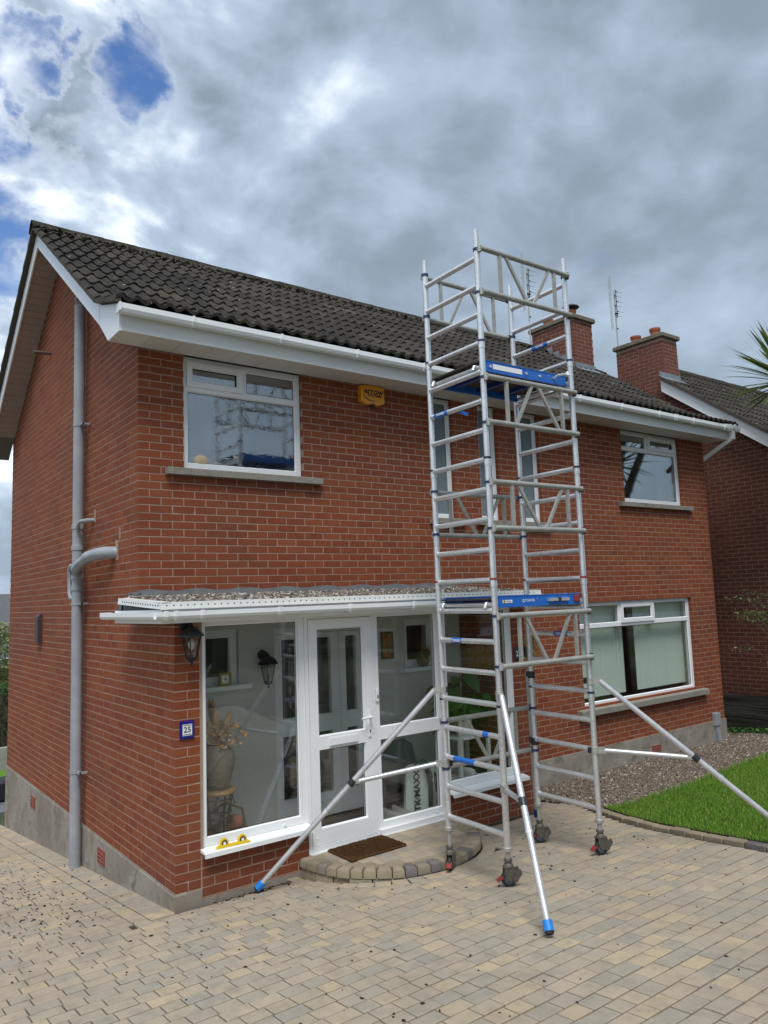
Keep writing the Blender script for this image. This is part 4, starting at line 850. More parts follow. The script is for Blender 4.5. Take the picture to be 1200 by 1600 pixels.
# ---- chimneys
def chimney(parent, x0, x1, y0, y1, z0, z1, zf, mat='brick_old'):
    c = bpy.data.objects.new('chimney', None); col.objects.link(c); c.parent = parent
    MB().box(x0+.0025, y0+.0025, z0, x1-.005, y1-.005, z1).build('core', 'mortar', c)
    lst = []; k0 = round(z0/CH); k1 = int(z1/CH)
    run(lst, 'y', x0, y0, y1, k0, k1, lambda k: .1125 if odd(k) else 0); run(lst, 'x', y0, x0, x1, k0, k1, lambda k: 0 if odd(k) else .1125)
    vis = [l for l in lst if l[3] > zf(l)]; hid = [l for l in lst if l[3] <= zf(l)]
    ms = full_brick_mesh(mat); s_ = {i for i, l in enumerate(vis) if abs(l[4]-.215) < .002}
    place_bricks(vis, s_, lambda i: c, mat, ms)
    MB().cbox(x0-.055, y0-.055, z1-.004, x1+.055, y1+.055, z1+.085, .012).build('cap', 'concrete_cap', c)
    m = MB(); m.cbox(x0+.04, y0+.04, z1+.08, x1-.04, y1-.04, z1+.11, .014); m.build('flaunching', 'concrete_cap', c)
    return c
def pot(parent, x, y, z, h=.19, r=.10):
    m = MB(); m.lathe([(r*.86, 0), (r*.88, h*.55), (r*.98, h*.7), (r*1.06, h*.76), (r*1.08, h), (r*.9, h), (r*.8, h*.5), (0, h*.5)], 20, cap=False); return m.build('chimney_pot', 'terracotta', parent, 40, (x, y, z))
c1 = chimney(house, 9.18, 9.76, 2.1, 3.15, 6.45, 7.53, lambda l: roofz(min(l[2] if l[0] == 'y' else 2.1, RY))-.1)
p1 = pot(c1, 9.47, 2.95, 7.63); p2 = pot(c1, 9.47, 2.36, 7.63)
m = MB(); m.lathe([(.06, .17), (.06, .25)], 14, cap=False); m.lathe([(.0, .325), (.09, .305), (.165, .265), (.17, .25), (.08, .275), (0, .285)], 20, cap=False); m.build('cowl', 'cowl', c1, 40, (9.47, 2.36, 7.63))
m = MB()   # stepped lead flashing on the visible faces
for k in range(5):
    y = 2.1+.03+k*.17; z = roofz(y)+.04; m.box(9.168, y, z-.06, 9.1795, y+.16, z+.17)
m.box(9.165, 2.082, roofz(2.1)-.02, 9.775, 2.0985, roofz(2.1)+.13); m.prism([(0, 2.1, roofz(2.1)+.055), (0, 1.93, roofz(1.93)+.06), (0, 1.93, roofz(1.93)+.066), (0, 2.1, roofz(2.1)+.062)], (9.1, 0, 0), (9.8, 0, 0)); m.build('flashing', 'lead', c1)

# ---- soil pipe on the gable
sp_ = bpy.data.objects.new('soil_pipe', None); col.objects.link(sp_); sp_.parent = house
PX, PY = -.085, 1.70; PR = .058; zb = G(PX, PY)
MB().tube([(PX, PY, zb-.02), (PX, PY, 5.66)], PR, 20).build('pipe', 'grey_pipe', sp_, 40)
m = MB(); m.lathe([(PR+.002, 5.66), (PR+.002, 5.70), (PR*.5, 5.70)], 16, (PX, PY, 0)); 
for k in range(14): a = k*2*math.pi/14; m.box(PX+PR*.93*math.cos(a)-.004, PY+PR*.93*math.sin(a)-.004, 5.70, PX+PR*.93*math.cos(a)+.004, PY+PR*.93*math.sin(a)+.004, 5.78)
m.lathe([(PR, 5.78), (PR, 5.795), (.0, 5.81)], 16, (PX, PY, 0)); m.build('vent_cap', 'grey_pipe', sp_, 40)
def pipe_clip(z):
    m = MB(); m.lathe([(PR+.006, z-.016), (PR+.006, z+.016)], 20, (PX, PY, 0)); m.box(PX-.01, PY-PR-.085, z-.012, PX+.018, PY-PR+.01, z+.012); m.box(PX+.0, PY-PR-.085, z-.011, -.002, PY-PR-.06, z+.011); m.build('bracket', 'grey_pipe', sp_, 40)
for z in (4.31, 2.33, .56): pipe_clip(z)
for z in (2.94, 2.62, 2.50, 3.17): MB().lathe([(PR, z-.03), (PR+.009, z-.025), (PR+.009, z+.025), (PR, z+.03)], 20, (PX, PY, 0), cap=False).build('collar', 'grey_pipe', sp_, 40)
m = MB(); m.tube([(PX, PY+.01, 2.66), (PX-.045, PY-.10, 2.70), (PX-.05, PY-.25, 2.745), (PX-.05, PY-.58, 2.80)], .055, 16); m.build('branch', 'grey_pipe', sp_, 50)
m = MB(); m.tube([(PX-.05, PY-.54, 2.795), (PX-.05, PY-.62, 2.805), (PX-.045, PY-.86, 2.815), (PX-.01, PY-.99, 2.82), (.03, PY-1.05, 2.82)], .061, 16); m.build('branch', 'grey_pipe', sp_, 50)
MB().tube([(PX-.05, PY-.55, 2.796), (PX-.05, PY-.58, 2.80)], .066, 16).build('collar', 'grey_pipe', sp_, 40)
m = MB(); m.tube([(PX, PY-.03, 3.13), (PX-.03, PY-.10, 3.15), (PX-.03, PY-.14, 3.20), (PX-.02, PY-.18, 3.215), (PX+.03, PY-.27, 3.22), (.03, PY-.32, 3.22)], .022, 12); m.build('waste_pipe', 'grey_pipe', sp_, 50)
m = MB(); m.tube([(PX, PY+.05, 2.76), (PX-.02, PY+.20, 2.755), (PX-.02, PY+.26, 2.71), (PX-.02, PY+.25, 2.45), (PX-.02, PY+.18, 2.39), (PX, PY+.04, 2.39)], .022, 12); m.build('waste_pipe', 'grey_pipe', sp_, 50)
for q in ((PY-.37, 3.19, PY-.31, 3.33), (PY-1.13, 2.74, PY-1.04, 2.939), (PY-1.2, 2.94, PY-1.15, 3.06)): MB().box(-.003, q[0], q[1], .01, q[2], q[3]).build('patch', 'mortar', sp_)
MB().tube([(.02, 3.40, 5.645), (-.22, 3.40, 5.63)], .022, 12).build('pipe_stub', 'copper_stub', house, 40)
m = MB(); m.prism([(-.055, 0, 0), (0, 0, -.02), (0, 0, .36), (-.03, 0, .36), (-.055, 0, .33)], (0, 3.66, 1.86), (0, 3.83, 1.86)); m.build('vent_cover', 'brown_plastic', house)
m = MB()
for k in range(9): m.box(-.058, 3.68, 1.92+k*.028, -.0555, 3.81, 1.932+k*.028)
m.build('vent_slots', 'black_plastic', house)
# little cable clips/meter box on the front right corner
mt = thing('cable_box', 'pale grey plastic cable box with duct on the brick wall by the gravel', 'cable box', (9.45, 0, -.3))
MB().cbox(-.07, -.075, .32, .07, -.0005, .52, .008).build('box', 'grey_pipe', mt); m = MB(); m.prism([(-.05, -.06, .33), (.04, -.06, .33), (.04, -.001, .33), (-.05, -.001, .33)], (0, 0, 0), (.02, -.02, -.36)); m.build('duct', 'grey_pipe', mt)

# ---- alarm box
al = thing('alarm_box', 'yellow burglar alarm box under the eaves of the brick wall', 'alarm box', (2.71, 0, 4.50))
m = MB(); m.prism([(-.165, 0, .03), (-.10, 0, .0), (.10, 0, .0), (.165, 0, .03), (.165, 0, .21), (.05, 0, .225), (-.05, 0, .225), (-.165, 0, .21)], (0, -.065, 0), (0, -.0005, 0)); m.build('cover', 'alarm_yellow', al)
MB().lathe([(0, -.01), (.034, -.005), (.036, .02), (.0, .02)], 16, (0, -.035, -.005)).build('strobe', 'black_plastic', al, 40)
text('arrow', 'lettering', .098, 'black_print', al, (.015, -.0665, .155), (math.pi/2, 0, 0), .001, 1.1, 0, .0015); text('SYSTEMS', 'lettering', .044, 'black_print', al, (.03, -.0665, .105), (math.pi/2, 0, 0), .001, 1.15, 0, .001)
m = MB(); pts = []
for k in range(15): a = math.pi*(.80+.85*k/14); pts.append((.0+.135*math.cos(a), .118+.075*math.sin(a)))
for k in range(14):
    wa_, wb_ = .012*math.sin(math.pi*k/14)+.002, .012*math.sin(math.pi*(k+1)/14)+.002; (x0, z0), (x1, z1) = pts[k], pts[k+1]; m.add([(x0, -.0668, z0-wa_/2), (x1, -.0668, z1-wb_/2), (x1, -.0668, z1+wb_/2), (x0, -.0668, z0+wa_/2)], [(0, 1, 2, 3)])
m.build('swoosh', 'black_print', al)

# ------------------------------------------------------------------ curved doorstep
st = thing('doorstep', 'low curved paved step with rounded edging blocks below the porch door', 'step', (SC0[0], SC0[1], 0))
ST_Z = .03
m = MB(); na = 40; pts = [(.90*SR*math.cos(math.pi+math.pi*k/na), .90*SR*math.sin(math.pi+math.pi*k/na)) for k in range(na+1)]; m.cv = .3; m.pz(pts, -.25, ST_Z-.007); m.build('bed', 'step_block', st)
nblk = 25
for lay_, (r0_, r1_, za, zb_, n_) in enumerate(((SR-.13, SR, -.045, ST_Z, nblk), (SR-.12, SR-.012, -.25, -.051, 15))):
    aa = [math.pi+math.pi*(k+rng.uniform(-.12, .12)*(0 < k < n_))/n_ for k in range(n_+1)]
    for k in range(n_):
        a0, a1 = aa[k]+.006, aa[k+1]-.006; m = MB(); m.cv = .05+.85*rng.random() if (lay_ == 0 or rng.random() < .6) else .97; q = []
        c = .016 if lay_ == 0 else .008
        def ringp(ri, ro, da, z): return [(ri*math.cos(a0+da), ri*math.sin(a0+da), z), (ri*math.cos((a0+a1)/2), ri*math.sin((a0+a1)/2), z), (ri*math.cos(a1-da), ri*math.sin(a1-da), z), (ro*math.cos(a1-da), ro*math.sin(a1-da), z), (ro*math.cos((a0+a1)/2), ro*math.sin((a0+a1)/2), z), (ro*math.cos(a0+da), ro*math.sin(a0+da), z)]
        j = rng.normal(0, .004); V = ringp(r0_, r1_+j, 0, za)+ringp(r0_, r1_+j, 0, zb_-c*1.1)+ringp(r0_+c*.3, r1_+j-c*.45, c*.45, zb_-c*.4)+ringp(r0_+c, r1_+j-c*1.3, c*1.3, zb_); F = []
        for l_ in range(3):
            for i in range(6): F.append((l_*6+i, l_*6+(i+1) % 6, l_*6+6+(i+1) % 6, l_*6+6+i))
        F += [tuple(range(18, 24)), tuple(range(5, -1, -1))]; m.add(V, F); m.build('edge_block' if lay_ == 0 else 'riser_block', 'step_block', st, 35)
y = -.062
while y > -.80:
    x = -.9+rng.uniform(-.1, 0); w_ = .122
    while x < .9:
        l = rng.choice([.152, .182, .21]); cx, cy = x+l/2, y
        if max(math.hypot(cx+sx*l/2, cy-w_/2) for sx in (-1, 1)) < SR-.125: inst('paver', paver_mesh(round(l-.007, 3), .115), st, (cx, cy, ST_Z-.002+rng.normal(0, .001)), (rng.normal(0, .006), rng.normal(0, .006), 0))
        elif math.hypot(cx, cy) < SR-.11:
            # trimmed filler piece
            lo, hi = x, x+l; lim = math.sqrt(max(0, (SR-.13)**2-(abs(cy)+w_/2)**2)); lo, hi = max(lo, -lim), min(hi, lim)
            if hi-lo > .05: inst('paver', paver_mesh(round(hi-lo-.007, 3), .115), st, ((lo+hi)/2, cy, ST_Z-.002), (0, rng.normal(0, .006), 0))
        x += l
    y -= w_
mat_ = thing('doormat', 'brown coir doormat lying on the curved step at the porch door', 'doormat', (1.71, -1.10, ST_Z+.006), R(1))
m = MB(); m.cbox(-.31, -.19, -.006, .31, .19, .014, .008); m.build('mat', 'doormat', mat_)
k = 5000; X = rng.uniform(-.305, .305, k); Y = rng.uniform(-.185, .185, k); b_ = np.stack([X, Y, np.full(k, .012)], 1); t2 = b_+np.stack([rng.normal(0, .004, k), rng.normal(0, .004, k), rng.uniform(.006, .012, k)], 1); d = np.stack([rng.normal(0, .0025, k), rng.normal(0, .0025, k), np.zeros(k)], 1)
big_mesh('bristles', np.stack([b_-d, b_+d, t2], 1).reshape(-1, 3), np.arange(3*k).reshape(k, 3), 'doormat', None, mat_, 'stuff')

# ------------------------------------------------------------------ things on and in the porch
def lantern(label, loc, s=1.0):
    t = thing('wall_lantern', label, 'lantern', loc)
    m = MB(); m.lathe([(.045*s, 0), (.045*s, -.012*s), (.03*s, -.022*s), (0, -.026*s)], 18, (0, -.001, .115*s), 'y'); m.build('back_plate', 'lantern_black', t, 40)
    m = MB(); m.tube([(0, -.02*s, .115*s), (0, -.07*s, .14*s), (0, -.105*s, .13*s), (0, -.115*s, .10*s)], .012*s, 10); m.build('arm', 'lantern_black', t, 50)
    cy = -.115*s; m = MB(); n = 6
    m.lathe([(.10*s, 0), (.098*s, .012*s), (.062*s, .05*s), (.025*s, .068*s), (.012*s, .085*s), (.0, .095*s)], 6, (0, cy, .04*s)); m.build('cap', 'lantern_black', t)
    for k in range(6):
        a = k*math.pi/3; MB().tube([(.075*s*math.cos(a), cy+.075*s*math.sin(a), .045*s), (.038*s*math.cos(a), cy+.038*s*math.sin(a), -.115*s)], .004*s, 6).build('rib', 'lantern_black', t)
    m = MB(); m.lathe([(.070*s, .04*s), (.035*s, -.113*s)], 6, (0, cy, 0), cap=False); m.build('glass', 'lantern_glass', t); MB().lathe([(.04*s, -.11*s), (.03*s, -.135*s), (.008*s, -.145*s), (.012*s, -.16*s), (0, -.175*s)], 12, (0, cy, 0)).build('finial', 'lantern_black', t, 50)
    MB().lathe([(0, -.06*s), (.02*s, -.04*s), (.025*s, -.01*s), (.012*s, .02*s), (0, .03*s)], 12, (0, cy, 0)).build('bulb', 'white_pot', t, 60); return t
lantern('black wall lantern on the brick corner under the porch gutter', (.095, D, 1.975), 1.12)
lantern('black wall lantern on the white wall inside the porch', (1.255, 0, 1.62), 1.12)
pl_ = thing('number_plate', 'glazed blue tile house number 25 on the brick pier', 'house number', (.10, D, 1.265))
MB().cbox(-.062, -.018, -.072, .062, -.0005, .072, .006).build('tile', 'plate_blue', pl_); MB().box(-.040, -.0195, -.045, .040, -.018, .045).build('panel', 'white_print', pl_)
text('25', 'numerals', .062, 'black_print', pl_, (0, -.0203, 0), (math.pi/2, 0, 0), .0006, 1.05, 0, .001)
m = MB()
for s_ in (-1, 1):
    m.box(-.036, -.0202, s_*.039-.0012, .036, -.0196, s_*.039+.0012); m.box(-.03, -.0202, s_*.033-.0008, .03, -.0196, s_*.033+.0008)
    for k in range(7): m.box(-.033+k*.011-.003, -.0202, s_*.036-.0022, -.033+k*.011+.003, -.0196, s_*.036+.0012)
m.build('border', 'black_print', pl_)
# slate sign with small planter on the right pier
sg = thing('slate_sign', 'dark slate number 25 sign on the porch right pier', 'sign', (4.05, D, 1.60)); MB().cbox(-.105, -.016, -.07, .105, -.0005, .07, .004).build('slate', 'slate', sg); text('25', 'numerals', .085, 'white_print', sg, (-.035, -.0170, -.005), (math.pi/2, 0, 0), .0006, 1, 0, .0005)
lv = MB(); lv.add([(0, 0, 0), (.5, .28, .08), (1.0, 0, 0), (.5, -.28, .08), (.5, 0, -.02)], [(0, 4, 1), (4, 2, 1), (0, 3, 4), (4, 3, 2)])
def leaves(name, pts, size, mat, parent, kind=None, droop=.3):
    k = len(pts); a = rng.uniform(0, 2*np.pi, k); b = rng.normal(-droop, .5, k); c = rng.normal(0, .5, k); s = rng.uniform(.6, 1.25, k)*size; X = np.zeros((k, 3, 4))
    for i in range(k): X[i, :, :3] = np.array(Matrix.Rotation(a[i], 3, 'Z') @ Matrix.Rotation(-b[i], 3, 'Y') @ Matrix.Rotation(c[i], 3, 'X'))*s[i]
    X[:, :, 3] = pts; return scatter(name, np.array(lv.v), lv.f, X, mat, rng.random(k), parent, kind)
pt = thing('hanging_plant', 'yellow green trailing plant above the slate sign on the pier', 'plant', (4.13, D-.02, 1.62))
m = MB(); stems = []
for k in range(22):
    a = rng.uniform(-.9, .9); l = rng.uniform(.10, .24); p = [(rng.uniform(-.03, .03), -.03, .02), (l*.5*a+.03, -.06, .07+l*.35), (l*a+.05, -.09, .07+l*.25-rng.uniform(0, .2))]; m.tube(p, .0018, 5); stems.append(p)
m.lathe([(.03, -.02), (.045, .04), (.038, .04), (.02, 0)], 12, (0, -.05, 0), cap=False); m.build('stems', 'leaf_shrub', pt)
leaves('leaves', np.array([np.array(p[i])+rng.normal(0, .012, 3) for p in stems for i in (1, 2) for _ in range(4)]), .030, 'leaf_yellow', pt, 'stuff')
# spirit level on the sill
sl = thing('spirit_level', 'small yellow spirit level with two round dials on the white porch sill', 'spirit level', (.475, D-.055, .291), R(-2))
m = MB(); m.py([(-.15, 0), (.15, 0), (.15, .006), (.125, .022), (.11, .026), (.05, .022), (.03, .018), (-.03, .018), (-.05, .022), (-.11, .026), (-.125, .022), (-.15, .006)], -.014, .014); m.build('body', 'level_yellow', sl)
for x in (-.08, .08):
    MB().lathe([(.037, -.012), (.037, .012)], 24, (x, 0, .034), 'y').build('dial', 'level_yellow', sl, 40); MB().lathe([(.025, -.0135), (.025, .0135)], 20, (x, 0, .034), 'y').build('dial_face', 'black_print', sl, 40); MB().lathe([(.013, -.0145), (.013, .0145)], 16, (x, 0, .034), 'y').build('dial_vial', 'white_print', sl, 40)
# vase, stand, basket
FZ = .03
sd_ = thing('plant_stand', 'dark iron plant stand with round wooden top inside the porch', 'plant stand', (.52, -.52, FZ)); MB().lathe([(.0, .60), (.165, .60), (.172, .61), (.172, .622), (.165, .632), (0, .632)], 28).build('top', 'wood_top', sd_, 40)
for k in range(4):
    a = k*math.pi/2+.6; m = MB(); m.tube([(.15*math.cos(a), .15*math.sin(a), .60), (.11*math.cos(a), .11*math.sin(a), .38), (.12*math.cos(a), .12*math.sin(a), .15), (.17*math.cos(a), .17*math.sin(a), 0)], .009, 8); m.build('leg', 'iron', sd_, 50)
for z, r in ((.56, .14), (.40, .115)):
    m = MB(); m.tube([(r*math.cos(k*math.pi/8), r*math.sin(k*math.pi/8), z) for k in range(17)], .007, 6); m.build('ring', 'iron', sd_, 50)
m = MB()
for k in range(8):
    a = k*math.pi/4+.2; m.tube([(.14*math.cos(a), .14*math.sin(a), .55), (.155*math.cos(a+.15), .155*math.sin(a+.15), .50), (.12*math.cos(a+.25), .12*math.sin(a+.25), .46), (.13*math.cos(a+.4), .13*math.sin(a+.4), .41)], .005, 6)
m.build('scrolls', 'iron', sd_, 50)
vs_ = thing('vase', 'large brown clay vase of dried pampas and flowers on the plant stand', 'vase', (.52, -.52, FZ+.632)); MB().lathe([(.0, 0), (.095, 0), (.125, .07), (.158, .19), (.162, .26), (.145, .325), (.10, .365), (.085, .38), (.095, .395), (.075, .395), (.06, .36), (.0, .35)], 30, cap=False).build('body', 'vase_clay', vs_, 60)
for i in range(7):
    a = rng.uniform(0, 6.28); l = rng.uniform(.22, .36) if i > 1 else .42; d = Vector((math.cos(a)*.14 if i > 1 else -.03, math.sin(a)*.1, l)); p0 = Vector((0, 0, .36)); m = MB(); m.tube([p0, p0+d*.5], .004, 6); q = [p0+d*.4, p0+d*.55, p0+d*.75, p0+d*.9, p0+d*1.02]; m.tube(q, [.008, .026, .032, .02, .003], 9); m.build('pampas_plume', 'pampas', vs_, 60)
pp = np.stack([rng.normal(.03, .075, 260), rng.normal(0, .06, 260), rng.uniform(.37, .58, 260)], 1); leaves('dried_flowers', pp[:150], .055, 'dried_cream', vs_, 'stuff'); leaves('dried_petals', pp[150:]+np.array((.04, -.02, -.02)), .06, 'dried_orange', vs_, 'stuff')
bk = thing('wicker_basket', 'wicker basket of odds and ends on the porch floor behind the plant stand', 'basket', (.66, -.38, FZ)); m = MB(); m.lathe([(.0, 0), (.17, 0), (.20, .22), (.212, .23), (.20, .235), (.185, .22), (.16, .03), (0, .03)], 24, cap=False); m.build('body', 'wicker', bk, 40); m = MB(); m.tube([(-.2, 0, .22), (-.17, 0, .38), (0, 0, .46), (.17, 0, .38), (.2, 0, .22)], .012, 8); m.build('handle', 'wicker', bk, 50)
MB().lathe([(0, -.075), (.05, -.055), (.075, 0), (.05, .055), (0, .075)], 14, (.07, -.06, .29)).build('orange_ball', 'terracotta', bk, 60); m = MB(); m.cbox(-.14, -.02, .12, .02, .06, .34, .01); m.build('folded_card', 'cream', bk, rot=(0, .35, .3))
clk = thing('mantel_clock', 'small square cream framed clock on the inner window sill', 'clock', (.83, -.045, 1.490)); m = MB(); frame_rect(m, -.06, .06, 0, .12, -.02, .015, .02); m.build('case', 'gold', clk); MB().box(-.04, -.008, .02, .04, .01, .10).build('face', 'white_print', clk); m = MB(); m.box(-.002, -.0095, .058, .002, -.0082, .088); m.box(-.002, -.0095, .056, .022, -.0082, .06); m.lathe([(.008, -.0098), (.008, -.0081)], 12, (0, 0, .06), 'y'); m.build('hands', 'black_print', clk)
pc = thing('picture', 'small dark framed picture on the white inner porch wall', 'picture', (2.83, 0, 1.74)); m = MB(); frame_rect(m, -.085, .085, -.15, .15, -.02, -.0005, .018); m.build('frame', 'painting_dark', pc); MB().box(-.067, -.012, -.132, .067, -.002, .132).build('canvas', 'painting_gold', pc)
pc = thing('painting', 'large orange painting on the bare brick side of the porch', 'painting', (3.95, -.37, 1.58)); MB().box(-.022, -.23, -.16, -.002, .23, .16).build('canvas', 'painting_gold', pc); m = MB(); m.box(-.026, -.245, -.175, -.001, -.23, .175); m.box(-.026, .23, -.175, -.001, .245, .175); m.box(-.026, -.23, -.175, -.001, .23, -.16); m.box(-.026, -.23, .16, -.001, .23, .175); m.build('frame', 'painting_dark', pc)
sf = thing('sunflower_pot', 'sunflower ornament in a dark pot on the right inner window sill', 'ornament', (3.32, -.04, 1.468)); MB().lathe([(0, 0), (.055, 0), (.075, .07), (.06, .11), (.03, .12), (0, .12)], 18).build('pot', 'sunflower_brown', sf, 40)
m = MB()
for k in range(18):
    a = k*math.pi/9; m.add([(.05*math.cos(a-.12), -.06, .15+.05*math.sin(a-.12)), (.12*math.cos(a), -.075, .15+.12*math.sin(a)), (.05*math.cos(a+.12), -.06, .15+.05*math.sin(a+.12)), (.08*math.cos(a), -.085, .15+.08*math.sin(a))], [(0, 1, 3), (3, 1, 2), (0, 3, 2)])
m.build('petals', 'sunflower_yellow', sf); MB().lathe([(0, -.05), (.055, -.06), (.045, -.085), (0, -.092)], 18, (0, 0, .15), 'y').build('seed_head', 'sunflower_brown', sf, 40); MB().tube([(0, 0, .11), (0, -.03, .15)], .008, 8).build('stem', 'leaf_house', sf)
# white side table with a potted plant
tb = thing('side_table', 'white side table under the leafy plant inside the porch', 'table', (3.55, -.42, FZ)); MB().cbox(-.24, -.2, .66, .24, .2, .69, .005).build('top', 'white_pot', tb); MB().cbox(-.22, -.18, .22, .22, .18, .24, .004).build('shelf', 'white_pot', tb)
for sx in (-1, 1):
    for sy in (-1, 1): MB().box(sx*.215-.018, sy*.175-.018, 0, sx*.215+.018, sy*.175+.018, .66).build('leg', 'white_pot', tb)
for i, (x, c_) in enumerate(((-.12, 'shoe'), (0.02, 'white_pot'), (.13, 'black_rubber'))):
    o = thing('folded_shoe', ['pale shoe', 'white shoe', 'black shoe'][i]+' lying on the lower shelf of the white side table', 'shoe', (3.55+x, -.42, FZ+.24)); m = MB(); m.lathe([(.0, -.13), (.035, -.12), (.045, -.05), (.038, .03), (.045, .09), (.03, .125), (0, .13)], 12, (0, 0, .04), 'y'); m.build('upper', c_, o, 60); MB().cbox(-.042, -.135, 0, .042, .13, .018, .006).build('sole', 'shoe_sole', o)
pl2 = thing('potted_plant', 'large heart leaved green plant in a white pot on the side table', 'plant', (3.55, -.42, FZ+.69)); MB().lathe([(0, 0), (.085, 0), (.11, .17), (.118, .175), (.118, .195), (.1, .195), (.095, .16), (0, .16)], 24, cap=False).build('pot', 'white_pot', pl2, 40)
hl = MB(); ang = [k*math.pi/6 for k in range(12)]; ov = [(0, 0, 0)]
for tt in ((.0, .0), (.10, .16), (-.02, .30), (.12, .42), (.35, .44), (.62, .32), (1.0, 0)): ov.append((tt[0], tt[1], .10*tt[1]-.18*tt[0]**2))
right_ = ov[1:]; left_ = [(x, -y, z) for x, y, z in ov[2:-1]]
hl.add([(.12, 0, -.01), (.55, 0, -.09)]+right_+left_[::-1], [(0, 2+i, 3+i) for i in range(4)]+[(0, 6, 1), (1, 6, 7), (1, 7, 8), (1, 8, 9), (1, 9, 10)[:3], (0, 1, 10)]+[(0, 10+i, 11+i) for i in range(3)]+[(0, 13, 2)] if False else [(0, 2, 3), (0, 3, 4), (0, 4, 5), (0, 5, 6), (0, 6, 1), (1, 6, 7), (1, 7, 8), (1, 8, 9), (1, 9, 0), (0, 9, 10), (0, 10, 11), (0, 11, 12), (0, 12, 2)])
hm2 = hl.mesh('leaf', 'leaf_house'); stm = MB()
for k in range(46):
    a = rng.uniform(0, 6.28); rr = rng.uniform(.05, .36); z = rng.uniform(.18, .72)-rr*.25; x, y = rr*math.cos(a)*1.15, rr*math.sin(a)*.62
    stm.tube([(0, 0, .16), (x*.5, y*.5, z*.75+.05), (x, y, z)], .0035, 5); s = rng.uniform(.14, .22); inst('leaf', hm2, pl2, (x, y, z), (rng.normal(0, .3), rng.uniform(.1, .9), a+rng.normal(0, .4)), (s, s, s))
stm.build('stems', 'leaf_house', pl2)
# grey chair shell, shopping bag, trainers
ch = thing('tub_chair', 'grey moulded chair standing behind the white carrier bag in the porch', 'chair', (2.83, -.24, FZ)); m = MB(); pr_ = [(-.24, .0), (-.25, .30), (-.20, .50), (-.10, .56), (.10, .56), (.20, .50), (.25, .30), (.24, .0)]; m.py([(x, z+.12) for x, z in pr_], .10, .13); m.build('back', 'chair_grey', ch); MB().cbox(-.24, -.28, .30, .24, .10, .34, .015).build('seat', 'chair_grey', ch)
for sx in (-1, 1):
    for sy in (-.24, .08): MB().tube([(sx*.2, sy, .31), (sx*.22, sy, 0)], .013, 8).build('leg', 'chair_grey', ch)
bgx = thing('carrier_bag', 'white and dark green carrier bag with black lettering on the porch floor', 'bag', (2.78, -.58, FZ), R(-8)); m = MB(); nx, nz = 9, 7; V = []
for side_ in (-1, 1):
    for j in range(nz):
        for i in range(nx):
            u, w_ = i/(nx-1), j/(nz-1); V.append(((u-.5)*(.40-.05*w_), side_*(.075*(1-.75*w_)*math.sin(math.pi*(.12+.76*u)))+.008*math.sin(7*u+5*w_), w_*.50+.012*math.sin(9*u)*w_))
F = []
for s_ in (0, 1):
    for j in range(nz-1):
        for i in range(nx-1): a = s_*nx*nz+j*nx+i; F.append((a, a+1, a+nx+1, a+nx) if s_ == 0 else (a, a+nx, a+nx+1, a+1))
for j in range(nz-1):
    for i in (0, nx-1): a = j*nx+i; F.append((a, a+nx, a+nx*nz+nx, a+nx*nz))
m.add(V, F); m.build('sack', 'bag_white', bgx, 60)
text('TK\u00b7MAXX', 'lettering', .098, 'black_print', bgx, (-.105, -.10, .265), (math.pi/2, -math.pi/2, 0), .001, .95, 0, .003)
m = MB(); m.prism([(.02, -.098, .02), (.07, -.098, .02), (.10, -.085, .3), (.05, -.07, .49), (.0, -.07, .49), (.04, -.085, .3)], (0, 0, 0), (0, -.003, 0)); m.prism([(.13, -.078, .05), (.165, -.07, .05), (.15, -.07, .40), (.12, -.072, .42)], (0, 0, 0), (0, -.003, 0)); m.build('print', 'bag_green', bgx)
m = MB(); m.tube([(-.08, -.03, .49), (-.06, -.04, .54), (.02, -.05, .55), (.07, -.06, .49), (.09, -.09, .36)], .006, 6); m.build('strap', 'bag_green', bgx)
for i, (x, r_) in enumerate(((2.42, .5), (2.55, .35))):
    o = thing('trainer', ['grey knitted trainer, the one farther from the carrier bag', 'grey knitted trainer, the one touching the carrier bag'][i], 'shoe', (x, -.56, FZ), r_, 'pair of grey trainers on the porch floor')
    m = MB(); prof = [(-.14, .03, .05), (-.10, .038, .075), (-.02, .042, .085), (.05, .038, .10), (.10, .035, .115), (.13, .03, .11), (.14, .02, .06)]; n = 10; V = []; F = []
    for (y, w_, h) in prof:
        for k in range(n): a = math.pi*k/(n-1); V.append((w_*math.cos(a), y, .022+(h-.022)*math.sin(a)))
    for j in range(len(prof)-1):
        for k in range(n-1): F.append((j*n+k, j*n+k+1, (j+1)*n+k+1, (j+1)*n+k))
    F += [tuple(range(n)), tuple(range((len(prof)-1)*n, len(prof)*n))]; m.add(V, F); m.build('upper', 'shoe', o, 50); m = MB(); m.pz([(-.036, -.13), (0, -.155), (.036, -.13), (.046, -.04), (.04, .06), (.034, .14), (0, .152), (-.034, .14), (-.04, .06), (-.046, -.04)], 0, .024); m.build('sole', 'shoe_sole', o)
    m = MB()
    for k in range(4): y = -.06+k*.03; m.tube([(-.02, y, .083+.008*k), (.02, y+.01, .084+.008*k)], .003, 5)
    m.build('laces', 'shoe_sole', o)

